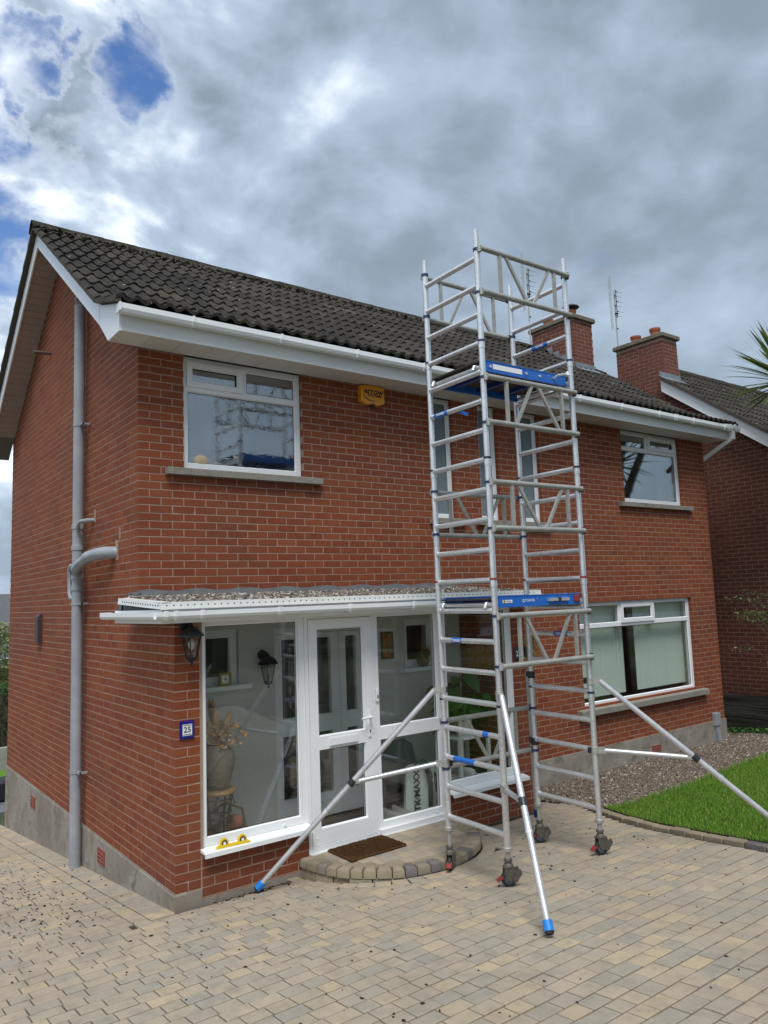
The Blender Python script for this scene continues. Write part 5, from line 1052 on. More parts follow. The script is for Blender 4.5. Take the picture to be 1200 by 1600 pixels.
# ---- behind the upstairs and sitting room windows
slm = MB(); cv_ = [(-.0445+.089*k/6, .010*(1-((k-3)/3)**2)) for k in range(7)]
slm.add([(x, -y, z) for z in (0, 1.30) for x, y in cv_], [(k, k+1, k+8, k+7) for k in range(6)]); slm = slm.mesh('slat', 'blind', 80)
for xa, xb, nm in ((6.30, 7.44, 'left'), (7.82, 9.02, 'right')):
    v_ = thing('vertical_blind', 'pale green vertical slat blind in the big window, '+('tower side' if nm == 'left' else 'neighbour side')+' half', 'blind', (0, 0, 0), 0, 'vertical blinds in the sitting room window')
    k = 0; x = xa
    while x < xb:
        inst('slat', slm, v_, (x, .22, .74), (0, 0, -.30+rng.normal(0, .05))); x += .079
    MB().box(xa-.04, .19, 2.045, xb+.04, .23, 2.085).build('head_rail', 'upvc', v_)
so_ = thing('sofa', 'beige sofa glimpsed between the blinds in the sitting room', 'sofa', (7.6, 1.2, .03)); MB().cbox(-.6, -.1, .35, .9, .12, .98, .05).build('back', 'sofa', so_); MB().cbox(-.6, .12, .1, .9, .8, .45, .05).build('seat', 'sofa', so_); MB().cbox(-.75, -.1, .1, -.6, .8, .65, .04).build('arm', 'sofa', so_); MB().cbox(-.7, -.08, 0, .88, .78, .1, .01).build('base', 'sofa', so_)
cu = thing('curtain', 'pale net curtain drawn to one side in the upper right window', 'curtain', (8.62, .28, 3.62)); m = MB(); V = []; F = []; n = 40
for k in range(n): x = -.32+.56*k/(n-1); y = .02*math.sin(k*1.3); V += [(x*.42+.26, y, 0), (x*.34+.28, y, .5), (x*.5+.24, y, 1.1)]
for k in range(n-1): F += [(k*3, k*3+3, k*3+4, k*3+1), (k*3+1, k*3+4, k*3+5, k*3+2)]
m.add(V, F); m.build('drape', 'curtain', cu, 60); MB().tube([(-1.1, 0, 1.1), (.35, 0, 1.1)], .012, 8).build('pole', 'white_pot', cu)
MB().box(7.48, .13, 3.56, 9.03, .27, 3.60).build('inner_sill', 'upvc', w5); MB().box(.46, .13, 3.56, 1.79, .27, 3.60).build('inner_sill', 'upvc', w1)
op = thing('flower_pot', 'small terracotta pot on the sill of the upper right window', 'pot', (7.95, .2, 3.60)); MB().lathe([(0, 0), (.04, 0), (.055, .09), (.062, .092), (.062, .115), (.05, .115), (0, .09)], 16).build('pot', 'terracotta', op, 40); MB().lathe([(0, .09), (.05, .1), (0, .12)], 12).build('soil', 'soil', op)
gb = thing('glass_bowl', 'round patterned bowl on the sill of the upper left window', 'bowl', (.66, .18, 3.60)); MB().lathe([(0, 0), (.06, 0), (.12, .06), (.135, .11), (.10, .17), (.05, .20), (0, .205)], 20).build('bowl', 'dried_cream', gb, 50); MB().lathe([(.03, .205), (.045, .22), (.02, .235), (0, .235)], 14).build('knob', 'white_pot', gb, 50)
sh = thing('shell_ornament', 'white shell ornament on a blue stand in the upper left window', 'ornament', (1.32, .18, 3.60)); MB().cbox(-.12, -.04, 0, .12, .04, .03, .006).build('stand', 'plate_blue', sh); m = MB(); m.add([(-.07, 0, .03), (.07, 0, .03), (.10, .01, .09), (.05, .02, .14), (0, 0, .12), (-.04, .02, .16), (-.08, .01, .10), (0, -.035, .08)], [(0, 1, 7), (1, 2, 7), (2, 3, 7), (3, 4, 7), (4, 5, 7), (5, 6, 7), (6, 0, 7), (0, 6, 5, 4, 3, 2, 1)]); m.build('shell', 'white_pot', sh)

# ------------------------------------------------------------------ scaffold tower
tw = thing('scaffold_tower', 'aluminium mobile scaffold tower with two blue platforms on castors', 'scaffold', (0, 0, 0))
CN = dict(FL=(2.037, -1.856), FR=(2.019, -2.561), BR=(3.116, -2.589), BL=(3.134, -1.883))
JZ = [1.33, 2.34, 3.335, 4.33]; TOP = 5.37; PRD = .0254
RZK = [.405+.2482*k for k in range(20)]
ex = Vector((CN['BR'][0]-CN['FR'][0], CN['BR'][1]-CN['FR'][1], 0)).normalized(); ey = Vector((-ex.y, ex.x, 0))
V3 = lambda k, z: Vector((CN[k][0], CN[k][1], z))
cl_mat = ['blue_clip', 'red_clip', 'black_plastic']
for k in CN:
    zs = [.31]+JZ+[TOP-.07]
    for i, (a, b) in enumerate(zip(zs, zs[1:])):
        p = MB().tube([V3(k, a), V3(k, b)], PRD, 16).build('post', 'aluminium', tw, 40)
        if i < 4:
            MB().tube([V3(k, b-.004), V3(k, b+.05)], PRD+.0035, 16).build('sleeve', 'aluminium', p, 40); MB().tube([V3(k, b+.05), V3(k, b+.068)], PRD+.006, 16).build('interlock_clip', cl_mat[(i+len(k)+ord(k[1])) % 3], p, 40)
    MB().tube([V3(k, TOP-.07), V3(k, TOP)], PRD-.004, 16).build('spigot', 'aluminium', tw, 40)
    # adjustable leg and castor
    x, y = CN[k]; gz = G(x, y)+.004
    leg = MB(); leg.tube([(x, y, gz+.17), (x, y, .32)], .019, 14); leg.build('adjustable_leg', 'aluminium_dull', tw, 40)
    MB().lathe([(.03, .285), (.036, .29), (.036, .315), (.03, .32)], 16, (x, y, 0)).build('leg_collar', 'aluminium_dull', tw, 40); MB().lathe([(.026, gz+.185), (.033, gz+.19), (.033, gz+.205), (.026, gz+.21)], 14, (x, y, 0)).build('leg_nut', 'castor_metal', tw, 40)
    cs = bpy.data.objects.new('castor', None); col.objects.link(cs); cs.parent = tw; cs.location = (x, y, gz); cs.rotation_euler = (0, 0, {'FL': .7, 'FR': -.5, 'BR': -.3, 'BL': -.6}[k])
    wr = .062; MB().lathe([(.0, -.018), (wr*.8, -.018), (wr, -.011), (wr, .011), (wr*.8, .018), (0, .018)], 24, (0, 0, wr), 'y').build('tyre', 'black_rubber', cs, 40); MB().lathe([(0, -.021), (wr*.62, -.020), (wr*.66, 0), (wr*.62, .020), (0, .021)], 20, (0, 0, wr), 'y').build('wheel', 'wheel_grey', cs, 40)
    m = MB()
    for s_ in (-1, 1): m.prism([(-.035, 0, .145), (.035, 0, .145), (.045, 0, .11), (.028, 0, .048), (-.016, 0, .048), (-.04, 0, .10)], (0, s_*.026-.003, 0), (0, s_*.026+.003, 0))
    m.box(-.042, -.03, .142, .042, .03, .152); m.lathe([(.04, .152), (.034, .168), (.024, .18)], 16); m.build('fork', 'castor_metal', cs)
    MB().lathe([(.012, -.034), (.012, .034)], 12, (0, 0, wr), 'y').build('axle', 'castor_metal', cs, 40)
    m = MB(); m.prism([(.045, 0, .12), (.085, 0, .135), (.10, 0, .10), (.06, 0, .045), (.03, 0, .03), (.028, 0, .06)], (0, -.031, 0), (0, -.037, 0)); m.prism([(.045, 0, .12), (.085, 0, .135), (.10, 0, .10), (.06, 0, .045), (.03, 0, .03), (.028, 0, .06)], (0, .031, 0), (0, .037, 0)); m.build('brake_plate', 'castor_metal', cs)
    m = MB(); m.prism([(-.045, 0, .065), (-.095, 0, .045), (-.10, 0, .055), (-.05, 0, .085)], (0, -.02, 0), (0, .02, 0)); m.build('brake_pedal', 'castor_red', cs)
for A, Bk in (('FL', 'FR'), ('BL', 'BR')):
    for k, z in enumerate(RZK):
        p, q = V3(A, z), V3(Bk, z); d = (q-p).normalized(); r = MB().tube([p+d*.01, q-d*.01], .0225, 14).build('rung', 'aluminium', tw, 40)
        for e_, s_ in ((p, 1), (q, -1)): MB().tube([e_+d*s_*.018, e_+d*s_*.034], .0265, 12).build('weld', 'aluminium', r, 40)
        # blue maker's stickers
        st_ = {('FL', 6): (.32, .13), ('FL', 2): (.36, .26), ('FL', 3): (.76, .07), ('FL', 14): (.22, .18), ('BL', 17): (.52, .2), ('BL', 6): (.58, .16)}.get((A, k))
        if st_:
            c_ = p.lerp(q, st_[0]); h = st_[1]/2; MB().tube([c_-d*h, c_+d*h], .0231, 14, cap=False).build('sticker', 'blue_paint', r, 40)
            ang_ = math.atan2(d.y, d.x); nrm = Vector((d.y, -d.x, 0))
            if nrm.dot(Vector(CAM)-c_) < 0: nrm = -nrm
            rz_ = math.atan2(nrm.y, nrm.x)+math.pi/2
            if (A, k) in (('FL', 6), ('BL', 17), ('BL', 6), ('FL', 14)): text('TOWER', 'lettering', .030, 'white_print', r, c_+nrm*.0236, (math.pi/2, 0, rz_), .0003, 1.0, 0, .0008)
def guard(A, Bk, zt, zb_, off, inv, mat='aluminium_dull', ups=(.20, .82)):
    gd = bpy.data.objects.new('guardrail_frame', None); col.objects.link(gd); gd.parent = tw; o_ = off*.045
    for z in (zt, zb_):
        p, q = V3(A, z)+o_, V3(Bk, z)+o_; MB().tube([p-ex*.0, q+ex*.0], .0225, 14).build('rail', mat, gd, 40)
        for e_, k in ((p, A), (q, Bk)):
            MB().tube([e_-off*.012+Vector((0, 0, -.03)), e_-off*.012+Vector((0, 0, .03))], .018, 10).build('hook', 'black_plastic' if k != A else 'aluminium_dull', gd, 40); c_ = V3(k, z); MB().tube([c_+Vector((0, 0, -.011)), c_+Vector((0, 0, .011))], PRD+.007, 14).build('hook_clip', 'blue_clip', gd, 40)
    P_ = lambda t, z: (V3(A, z)+o_).lerp(V3(Bk, z)+o_, t)
    for t in ups: MB().bar(P_(t, zt-.015), P_(t, zb_+.015), .026, .026, ex).build('upright', 'aluminium_dull', gd)
    brs = ((.27, .48), (.76, .56)) if not inv else ((.48, .29), (.55, .77))
    for a, b in brs: MB().bar(P_(a, zt-.012), P_(b, zb_+.012), .026, .022, off).build('brace', 'aluminium_dull', gd)
for zt, zb_, inv in ((5.19, 4.81, False), (4.075, 3.69, True), (3.19, 2.81, False), (2.10, 1.70, False)): guard('FR', 'BR', zt, zb_, -ey, inv)
for zt, zb_, inv in ((5.23, 4.83, True), (3.205, 2.82, False), (1.19, .80, False)): guard('FL', 'BL', zt, zb_, ey, inv)
def platform(zr, lower):
    pf = bpy.data.objects.new('platform', None); col.objects.link(pf); pf.parent = tw
    c_ = (V3('FR', zr)+V3('BL', zr))/2; pf.location = (c_.x, c_.y, zr); pf.rotation_euler = (0, 0, math.atan2(ex.y, ex.x)); Ln = 1.098; Wd = .64
    MB().box(-Ln/2-.02, -Wd/2+.025, .066, Ln/2+.02, Wd/2-.025, .078).build('deck', 'deck_board', pf)
    for s_ in (-1, 1):
        m = MB(); y = s_*(Wd/2-.012); m.box(-Ln/2+.03, y-.012, .0, Ln/2-.035, y+.012, .088); m.box(-Ln/2+.03, y-.016, .0885, Ln/2-.035, y+.016, .096); m.build('side_beam', 'blue_paint', pf)
    for x in (-.3, 0, .3): MB().box(x-.02, -Wd/2+.025, .025, x+.02, Wd/2-.025, .065).build('cross_beam', 'blue_deep', pf)
    for sx in (-1, 1):
        MB().tube([(sx*(Ln/2-.015), -Wd/2-.01, .028), (sx*(Ln/2-.015), Wd/2+.01, .028)], .019, 12).build('end_tube', 'aluminium', pf, 40)
        for sy in (-1, 1):
            m = MB(); pts = [(sx*(Ln/2-.02), sy*.27, .03), (sx*(Ln/2+.0), sy*.27, .045), (sx*(Ln/2+.02), sy*.27, .035), (sx*(Ln/2+.034), sy*.27, .0)]; m.tube(pts, .014, 8); m.build('hook', 'aluminium', pf, 50)
    y = -Wd/2-.0012
    if lower:
        m = MB(); m.box(.10, y-.022, .035, .36, y, .062); m.build('latch_bar', 'aluminium', pf); MB().cbox(.22, y-.03, .03, .25, y-.0005, .068, .004).build('latch', 'black_plastic', pf); MB().cbox(.44, y-.02, .02, .50, y+.02, .08, .006).build('end_cap', 'castor_red', pf)
        MB().box(-.43, y-.001, .036, -.32, y-.0002, .060).build('logo_patch', 'white_print', pf); text('Hire', 'lettering', .030, 'blue_deep', pf, (-.36, y-.0015, .048), (math.pi/2, 0, 0), .0003); m = MB(); m.lathe([(.013, -.0016), (.013, -.001)], 16, (-.41, y, .048), 'y'); m.build('logo_dot', 'leaf_yellow', pf)
        m = MB(); frame_rect(m, -.20, -.178, .037, .059, y-.0015, y-.0002, .004); m.build('logo_square', 'white_print', pf); text('TOWER', 'lettering', .030, 'white_print', pf, (-.115, y-.0012, .048), (math.pi/2, 0, 0), .0003, 1.1)
    else:
        MB().box(-.40, y-.001, .028, -.05, y-.0002, .072).build('label_plate', 'white_print', pf)
        for x in (-.43, 0.0, .17): MB().lathe([(.014, -.004), (.012, -.012), (0, -.013)], 12, (x, y+.004, .045), 'y').build('bolt', 'aluminium', pf, 40)
        MB().tube([(.35, y, .05), (.36, y-.05, .07), (.46, y-.06, .09)], .012, 8).build('latch', 'aluminium', pf, 40); MB().lathe([(0, 0), (.022, .004), (.02, .03), (0, .045)], 12, (.475, y-.06, .075)).build('latch_knob', 'white_print', pf, 40)
        for x in (-.48, -.28, .05, .30): pass
platform(RZK[15]+.022, False); platform(RZK[7]+.022, True)
# loose blue strap hanging from a rung
p, q = V3('FL', RZK[14]), V3('FR', RZK[14]); c_ = p.lerp(q, .47); m = MB(); m.bar(c_+Vector((0, 0, -.0)), c_+Vector((.07, -.09, -.05)), .004, .03); m.build('strap_end', 'blue_paint', tw)
def stabiliser(k, z1, z2, foot, t_j, mat='aluminium_white'):
    s_ = bpy.data.objects.new('stabiliser', None); col.objects.link(s_); s_.parent = tw
    F_ = Vector(foot); h = Vector((F_.x-CN[k][0], F_.y-CN[k][1], 0)).normalized(); A_ = V3(k, z1)+h*.075; Bp = V3(k, z2)+h*.075
    d = (F_-A_).normalized(); e_ = F_+Vector((0, 0, .02))
    n_ = h.cross(Vector((0, 0, 1)))
    MB().tube([A_, A_.lerp(e_, .62)], .0235, 16).build('leg', mat, s_, 40); MB().tube([A_.lerp(e_, .60), e_-d*.03], .0205 if False else .0222, 16).build('inner_leg', mat, s_, 40); MB().tube([A_.lerp(e_, .615), A_.lerp(e_, .632)], .0262, 16).build('leg_ring', 'aluminium', s_, 40)
    MB().tube([e_-d*.075, e_-d*.012], .032, 16).build('foot', 'blue_foot', s_, 40); MB().tube([e_-d*.012, e_+d*.004], [.031, .026], 16).build('foot_pad', 'black_rubber', s_, 40)
    J = A_.lerp(e_, t_j); jd = (J-Bp).normalized(); MB().tube([Bp, J-jd*.05], .0205, 14).build('strut', mat, s_, 40)
    for P_, dd in ((A_, d), (Bp, jd)):
        c0 = Vector((CN[k][0], CN[k][1], P_.z)); m = MB(); m.tube([c0+Vector((0, 0, -.03)), c0+Vector((0, 0, .03))], PRD+.007, 14); m.bar(c0, P_+dd*.015, .036, .05, (0, 0, 1)); m.build('clamp', 'aluminium_dull', s_, 30); MB().cbox(c0.x-.016-h.x*.04, c0.y-.016-h.y*.04, c0.z-.025, c0.x+.016-h.x*.04, c0.y+.016-h.y*.04, c0.z+.025, .005).build('clamp_lever', 'black_plastic', s_)
    m = MB(); m.tube([J-d*.028, J+d*.028], .031, 14); m.build('sliding_clamp', 'black_plastic', s_, 40); m = MB(); m.bar(J-jd*.065, J-jd*.01, .03, .04, n_); m.build('clamp_link', 'aluminium_dull', s_)
    return s_
stabiliser('FL', 1.465, .845, (.655, -.985, G(.655, -.985)+.012), .475)
stabiliser('FR', 1.475, .76, (1.415, -3.50, G(1.415, -3.5)+.012), .50)
stabiliser('BR', 1.49, .895, (4.1, -3.8, G(4.1, -3.8)+.05), .50)
# fourth stabiliser folded up along the rear post
s4 = bpy.data.objects.new('stabiliser', None); col.objects.link(s4); s4.parent = tw; A_ = V3('BL', 1.53)+ey*.075+ex*.03; E_ = V3('BL', .23)+ey*.085+ex*.06
MB().tube([A_, E_], .0235, 14).build('leg', 'aluminium_dull', s4, 40); MB().tube([E_, E_+(E_-A_).normalized()*.07], .032, 14).build('foot', 'blue_deep', s4, 40)
for z in (1.50, .88): c0 = V3('BL', z); m = MB(); m.tube([c0+Vector((0, 0, -.032)), c0+Vector((0, 0, .032))], PRD+.009, 14); m.bar(c0, c0+ey*.08+ex*.03, .04, .05); m.build('clamp', 'black_plastic', s4, 30)

# ------------------------------------------------------------------ TV aerials
def aerial(name_label, base, h, s=1.0, rot=0.0):
    t = thing('tv_aerial', name_label, 'aerial', base, rot); MB().tube([(0, 0, -.35), (0, 0, h)], .014, 10).build('mast', 'aluminium_dull', t, 40)
    z0 = h-.62*s; MB().tube([(.03, -.02, z0-.02), (.03, -.02, h+.02)], .008, 8).build('spine', 'lantern_black', t)
    m = MB()
    for k in range(9): x = -.10+k*.025; m.tube([(x*.5-.08, .05+x*.6, z0-.28), (x*.5-.08, .05+x*.6, z0+.85*s+.10)], .0016, 4)
    for k in range(4): z = z0-.2+k*.3; m.tube([(-.16, 0, z), (-.0, .12, z)], .0016, 4)
    m.build('reflector', 'aluminium_dull', t)
    for k in range(6):
        z = z0+.02+k*.115*s; m = MB(); x = .05 if k % 2 else -.02
        m.add([(x-.055, -.03, z+.02), (x, -.045, z), (x+.055, -.03, z+.02), (x+.05, -.03, z-.02), (x, -.05, z-.004), (x-.05, -.03, z-.02), (x, -.02, z+.02)], [(0, 1, 5), (1, 2, 3), (0, 6, 1), (6, 2, 1), (5, 1, 4), (1, 3, 4)]); m.tube([(x, -.02, z), (x+.10, -.11, z-.03)], .003, 5); m.build('dipole', 'lantern_black', t)
    MB().tube([(-.02, 0, z0+.08), (.05, -.03, z0+.08)], .018, 8).build('clamp', 'lantern_black', t); MB().tube([(.0, 0, h*.35), (.025, -.02, h*.35)], .018, 8).build('clamp', 'lantern_black', t)
    return t
aerial('tall television aerial beside the house chimney behind the tower top', (9.10, 3.12, 7.32), 1.58, 1.0, .2)
aerial('slim television aerial behind the neighbouring chimney with two pots', (11.12, 2.48, 7.35), 1.30, .95, .1)

# ------------------------------------------------------------------ neighbouring house
nb_ = thing('neighbour_house', 'neighbouring brick house with white barge board and twin pot chimney', 'house')
NX, NY, NHY = 11.0, -.72, 5.0; NRY = 2.15; NS = .75; nz = lambda y: 6.98-NS*abs(y-NRY)
m = MB(); m.prism([(0, NY+.0025, -.6), (0, NHY, -1.0), (0, NHY, nz(NHY)-.12), (0, NRY, nz(NRY)-.12), (0, NY+.0025, nz(NY)-.12)], (NX+.0025, 0, 0), (NX+.25, 0, 0)); ng = m.build('gable_wall', 'mortar', nb_)
m = MB(); m.box(NX+.25, NY+.0025, -.6, NX+8, NY+.25, 4.7); nf = m.build('front_wall', 'mortar', nb_)
lst = []; run(lst, 'y', NX, NY, 4.4, -2, 92, lambda k: .1125 if odd(k) else 0, top=lambda y: nz(y)-.14); n1 = len(lst); run(lst, 'x', NY, NX, NX+3, -2, 62, lambda k: 0 if odd(k) else .1125)
sN = pick(lst[:n1], 260, lambda ax, p: p[1] > 1.4 or proj(p)[0] < 1106); place_bricks(lst, sN, lambda i: ng if i < n1 else nf, 'brick_old', full_brick_mesh('brick_old'))
nroof = bpy.data.objects.new('roof', None); col.objects.link(nroof); nroof.parent = nb_
th2 = math.atan(NS); ye2 = NY-.46; NR2 = 12; ga2 = (NRY-ye2)/math.cos(th2)/NR2
lay_roof(nroof, NX-.24, 27, walk(ye2, nz, ga2, NR2), 300, skip=lambda p: p[1] > 1.12 and p[0] < NX+.60)
m = MB(); m.px([(ye2+.05, nz(ye2)+.03), (NRY, nz(NRY)-.012), (NHY+.4, nz(NHY+.4)), (NHY+.4, nz(NHY+.4)-.04), (NRY, nz(NRY)-.05), (ye2+.05, nz(ye2))], NX+.27, NX+8); m.px([(ye2+.05, nz(ye2)+.03), (1.35, nz(1.35)-.0), (1.35, nz(1.35)-.05), (ye2+.05, nz(ye2))], NX-.18, NX+.268); m.px([(1.12, nz(1.12)+.02), (1.36, nz(1.36)+.02), (1.36, nz(1.36)-.03), (1.12, nz(1.12)-.03)], NX-.2, NX+.6); m.build('roof_boarding', 'tile', nroof)
x = NX+.52
while x < NX+8: m = MB(); m.prism([(0, a, b) for a, b in rp]+[(0, a*.86, b-.016) for a, b in rp[::-1]], (0, 0, 0), (.434, 0, 0)); m.build('ridge_tile', 'ridge', nroof, 50, (x, NRY, nz(NRY)+.045), (0, rng.normal(0, .008), 0)); x += .44
def nslope(m, x0, x1, ya, yb, o0, o1): m.prism([(0, ya, nz(ya)+o0), (0, yb, nz(yb)+o0), (0, yb, nz(yb)+o1), (0, ya, nz(ya)+o1)], (x0, 0, 0), (x1, 0, 0))
m = MB(); nslope(m, NX-.20, NX-.18, ye2+.06, 1.34, -.24, -.014); m.build('barge_board', 'upvc', nroof); m = MB(); nslope(m, NX-.205, NX-.1805, ye2+.06, 1.34, -.262, -.2405); m.build('barge_trim', 'upvc', nroof)
m = MB(); nslope(m, NX-.25, NX-.19, ye2, 1.34, -.012, .052); m.build('verge_cap', 'verge_mortar', nroof); m = MB(); nslope(m, NX-.179, NX-.002, ye2+.06, 1.34, -.215, -.205); m.build('soffit_board', 'soffit', nroof)
c2 = chimney(nb_, NX-.02, NX+.50, 1.36, 2.44, 5.6, 7.265, lambda l: nz(1.3)-.6)
pot(c2, NX+.24, 1.66, 7.365, .20, .105); pot(c2, NX+.24, 2.12, 7.365, .17, .105)
m = MB(); m.box(NX-.20, 1.335, nz(1.36)-.03, NX+.51, 1.3585, nz(1.36)+.13); m.box(NX+.505, 1.36, nz(1.5)-.05, NX+.52, 1.56, nz(1.5)+.17); m.prism([(0, 1.36, nz(1.36)+.05), (0, 1.16, nz(1.16)+.055), (0, 1.16, nz(1.16)+.062), (0, 1.36, nz(1.36)+.057)], (NX-.24, 0, 0), (NX+.55, 0, 0)); m.build('flashing', 'lead', c2)
# timber sleepers retaining the neighbour's border
for k, (za, zb_) in enumerate(((.155, .355), (-.04, .148), (-.27, -.05))):
    o = tag(MB().cbox(10.73, -5.0, za, 10.80, 2.4, zb_-.004, .006).build('timber_sleeper', 'sleeper', None), ['dark weathered timber sleeper, topmost of the stack below the neighbouring wall', 'dark weathered timber sleeper, middle of the stack below the neighbouring wall', 'dark weathered timber sleeper, lowest of the stack in the gravel'][k], 'sleeper', 'timber sleepers along the boundary')
MB().box(9.772, .55, .35, 9.79, .62, 1.15).build('weathered_board', 'stone', house)
# ivy-like ground cover at the foot of the sleepers
k = 420; pp = np.stack([10.62-np.abs(rng.normal(0, .10, k)), rng.uniform(-.9, .6, k), np.zeros(k)], 1); pp[:, 2] = Gv(pp[:, 0], pp[:, 1])+rng.uniform(.02, .11, k)
o = leaves('ground_cover', pp, .075, 'leaf_house', None, 'stuff'); tag(o, 'low leafy green weeds at the foot of the timber sleepers', 'weeds')
# thin shrub with small leaves in front of the neighbouring wall
sb = thing('wispy_shrub', 'thin wispy shrub with small pale leaves in front of the neighbouring wall', 'shrub', (10.42, -.85, G(10.4, -.85))); m = MB(); tips = []
for k in range(16):
    a = rng.uniform(-.8, .8); z = rng.uniform(1.3, 2.35); p0 = Vector((rng.normal(0, .05), rng.normal(0, .05), 0)); p1 = p0+Vector((.04*a, .12, z*.7)); p2 = p1+Vector((-.10+.15*a, rng.uniform(.15, .38), z*.3-.05)); p3 = p2+Vector((-.10+.1*a, rng.uniform(.1, .3), rng.uniform(-.05, .12))); m.tube([p0, p1, p2, p3], [.008, .006, .003, .0015], 6)
    for t in np.linspace(0, 1, 14): tips.append(p1.lerp(p2, t*1.0) if t < .5 else p2.lerp(p3, (t-.5)*2))
m.build('stems', 'bark', sb); leaves('leaves', np.array([np.array(p)+rng.normal(0, .03, 3) for p in tips for _ in range(3)]), .055, 'leaf_shrub', sb, 'stuff')

# ------------------------------------------------------------------ cabbage palm at the right
def palm_head(m, c, n, ln, lean=(0, 0)):
    for k in range(n):
        a = rng.uniform(0, 2*math.pi); el = math.asin(rng.uniform(-.45, .98)); l = ln*rng.uniform(.75, 1.1); d = Vector((math.cos(a)*math.cos(el)+lean[0], math.sin(a)*math.cos(el)+lean[1], math.sin(el))).normalized(); s_ = d.cross(Vector((0, 0, 1))).normalized(); m.cv = rng.random(); w = rng.uniform(.026, .040); V = []; F = []; nseg = 5
        for i in range(nseg+1):
            t = i/nseg; p = Vector(c)+d*(.05+l*t)+Vector((0, 0, -1))*(.16*l*t**2.4)*(1.15-abs(d.z)); ww = w*(.55+1.4*t*(1-t)*1.2)*(1-t**5)+.001; up_ = d.cross(s_)*.006*(1-t); V += [p-s_*ww, p+up_*-1, p+s_*ww]
        for i in range(nseg): b = i*3; F += [(b, b+1, b+4, b+3), (b+1, b+2, b+5, b+4)]
        m.add(V, F)
palm = thing('cabbage_palm', 'spiky cabbage palm whose leaf tips reach in front of the sky', 'palm', (10.2, -2.1, G(10.2, -2.1)))
heads = [((-.25, .62, 5.50), 150, 1.12), ((.75, -.45, 4.9), 110, .95), ((.15, -.6, 6.1), 110, .95), ((1.3, .3, 5.9), 100, .95)]
m = MB(); m.tube([(0, 0, -.1), (.02, 0, 1.2), (0, .02, 2.6), (.02, 0, 3.6)], [.17, .14, .125, .11], 14)
for (c, n_, l_) in heads: m.tube([(.02, 0, 3.5), (c[0]*.45, c[1]*.45, 3.5+(c[2]-3.5)*.45), c], [.10, .08, .06], 10)
m.build('trunk', 'bark', palm, 60)
for (c, n_, l_) in heads: m = MB(); palm_head(m, c, n_, l_); m.build('crown', 'leaf_palm', palm)

# ------------------------------------------------------------------ background seen past the gable, and what the windows mirror
def plain_house(label, x, y, z, w, d, hw, hr, rz, wall, rooftile, name='far_house', wins=3, chim=False):
    h = thing(name, label, 'house', (x, y, z), rz); MB().box(-w/2, -d/2, 0, w/2, d/2, hw).build('wall', wall, h)
    m = MB(); m.px([(-d/2-.35, hw-.1), (0, hw+hr), (d/2+.35, hw-.1), (d/2+.35, hw-.18), (-d/2-.35, hw-.18)], -w/2-.3, w/2+.3); m.build('roof', rooftile, h)
    MB().box(-w/2-.3, -d/2-.40, hw-.32, w/2+.3, -d/2-.36, hw-.08).build('fascia', 'upvc', h); m = MB(); m.px([(-d/2-.50, hw-.10), (-d/2-.40, hw-.20), (-d/2-.40, hw-.05), (-d/2-.50, hw-.05)], -w/2-.3, w/2+.3); m.build('gutter', 'upvc', h)
    for fl in range(1 if hw < 3.5 else 2):
        for i in range(wins):
            cx = -w/2+w*(i+.5)/wins; z0_ = .9+fl*2.55; f = MB(); frame_rect(f, cx-.75, cx+.75, z0_, z0_+1.25, -d/2-.04, -d/2+.02, .07); f.box(cx-.03, -d/2-.035, z0_+.07, cx+.03, -d/2+.015, z0_+1.18); wf = f.build('window', 'upvc', h); MB().box(cx-.68, -d/2-.02, z0_+.07, cx+.68, -d/2-.01, z0_+1.18).build('pane', 'dark_glass', wf)
    if chim:
        for cx in (-w/2+.8, w/2-.8): c_ = MB().box(cx-.4, -.35, hw+hr-.9, cx+.4, .35, hw+hr+.9).build('chimney', 'brick_old', h); MB().cbox(cx-.46, -.41, hw+hr+.9, cx+.46, .41, hw+hr+1.0, .02).build('cap', 'concrete_cap', c_); MB().lathe([(.11, 0), (.1, .3), (.12, .32), (.12, .38)], 14, (cx, 0, hw+hr+1.0)).build('chimney_pot', 'terracotta', c_, 40)
    return h
plain_house('pale bungalow with grey roof seen past the gable far behind the house', 5.5, 29, -1.15, 9, 7, 2.6, 1.55, R(180-18), 'render_white', 'slate_roof')
plain_house('small green garage with grey roof beside the far bungalow', 1.6, 24.0, -1.15, 4.2, 4, 1.9, .55, R(-6), 'garage_green', 'slate_roof', 'far_garage', 1)
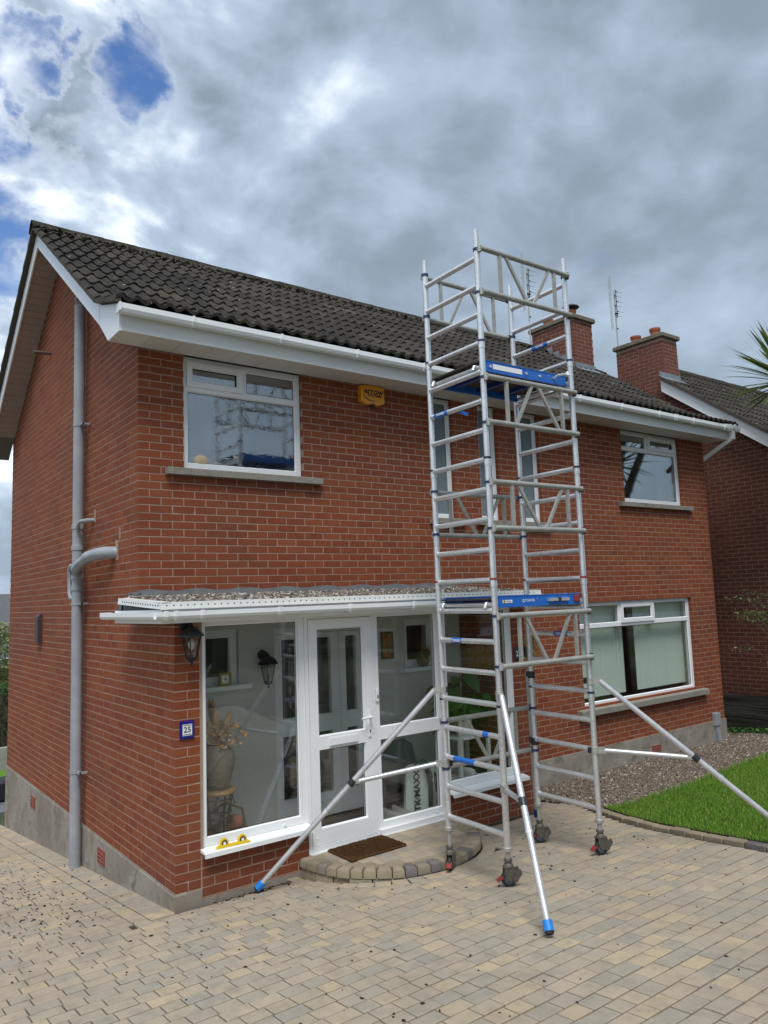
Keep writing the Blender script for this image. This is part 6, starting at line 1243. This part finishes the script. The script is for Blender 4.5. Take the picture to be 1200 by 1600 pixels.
def hedge(label, x0, x1, y0, y1, z0, h, n, size=.11, name='hedge', cat='hedge'):
    t = thing(name, label, cat, ((x0+x1)/2, (y0+y1)/2, z0)); a, b = (x1-x0)/2, (y1-y0)/2
    P_ = np.stack([rng.uniform(-a, a, n), rng.uniform(-b, b, n), rng.uniform(0, 1, n)**.7*h], 1); f_ = rng.integers(0, 3, n); P_[f_ == 0, 1] = np.sign(P_[f_ == 0, 1])*b; P_[f_ == 1, 0] = np.sign(P_[f_ == 1, 0])*a; P_[f_ == 2, 2] = h; P_ += rng.normal(0, .06, P_.shape)
    leaves('foliage', P_, size, 'leaf_hedge', t, 'stuff'); MB().box(-a+.12, -b+.12, 0, a-.12, b-.12, h-.12).build('inner_twigs', 'bark', t); return t
hedge('clipped green hedge past the rear corner of the gable', -.8, 2.2, 12.2, 13.4, -1.12, 1.62, 9000, .09)
tr_ = thing('garden_tree', 'small round garden tree above the rear hedge', 'tree', (2.1, 17.5, -1.15)); MB().tube([(0, 0, 0), (.05, 0, 1.2), (0, .05, 2.0)], [.12, .09, .05], 10).build('trunk', 'bark', tr_, 60); pp = rng.normal(0, 1, (5000, 3)); pp /= np.linalg.norm(pp, axis=1)[:, None]; pp *= (rng.uniform(.35, 1, (5000, 1))**.5)*np.array((1.5, 1.5, .95)); leaves('crown', pp+np.array((0, 0, 2.2)), .13, 'leaf_shrub', tr_, 'stuff')
tag(MB().box(-1.2, 11.2, -1.2, 3, 11.4, -.62).build('low_wall', 'kerb_stone'), 'low pale block wall in front of the rear hedge', 'wall')
struct(MB().box(-4.1, 7.62, -1.3, 3.2, 9.6, -1.095).build('rear_path', 'tarmac')); struct(MB().box(-4.1, 9.6, -1.3, 3.2, 11.2, -1.07).build('rear_lawn', 'grass'))
tag(MB().cbox(-.2, 8.3, -1.09, 1.3, 8.75, -.72, .05).build('planter_trough', 'black_plastic'), 'dark trough on the path past the gable corner', 'planter')
# across the road behind the camera: only seen mirrored in the glass
plain_house('brick house across the road mirrored in the window glass', 6.5, -30, .55, 11, 8, 5.1, 2.6, math.pi, 'brick_old', 'slate_roof', 'opposite_house', 4, True)
plain_house('second brick house across the road mirrored in the window glass', 20.5, -29, .55, 11, 8, 5.1, 2.6, math.pi, 'brick_old', 'slate_roof', 'opposite_house', 4, True)
hedge('long front garden hedge beside the road mirrored in the porch glass', -1, 16, -15.2, -14.0, .55, 1.5, 12000, .16)
struct(MB().box(-40, -24, .50, 60, -17, .585).build('road', 'tarmac'))
print('objects', len(bpy.data.objects), 'tris', sum(len(m.loop_triangles) if m.loop_triangles else len(m.polygons)*2 for m in bpy.data.meshes))
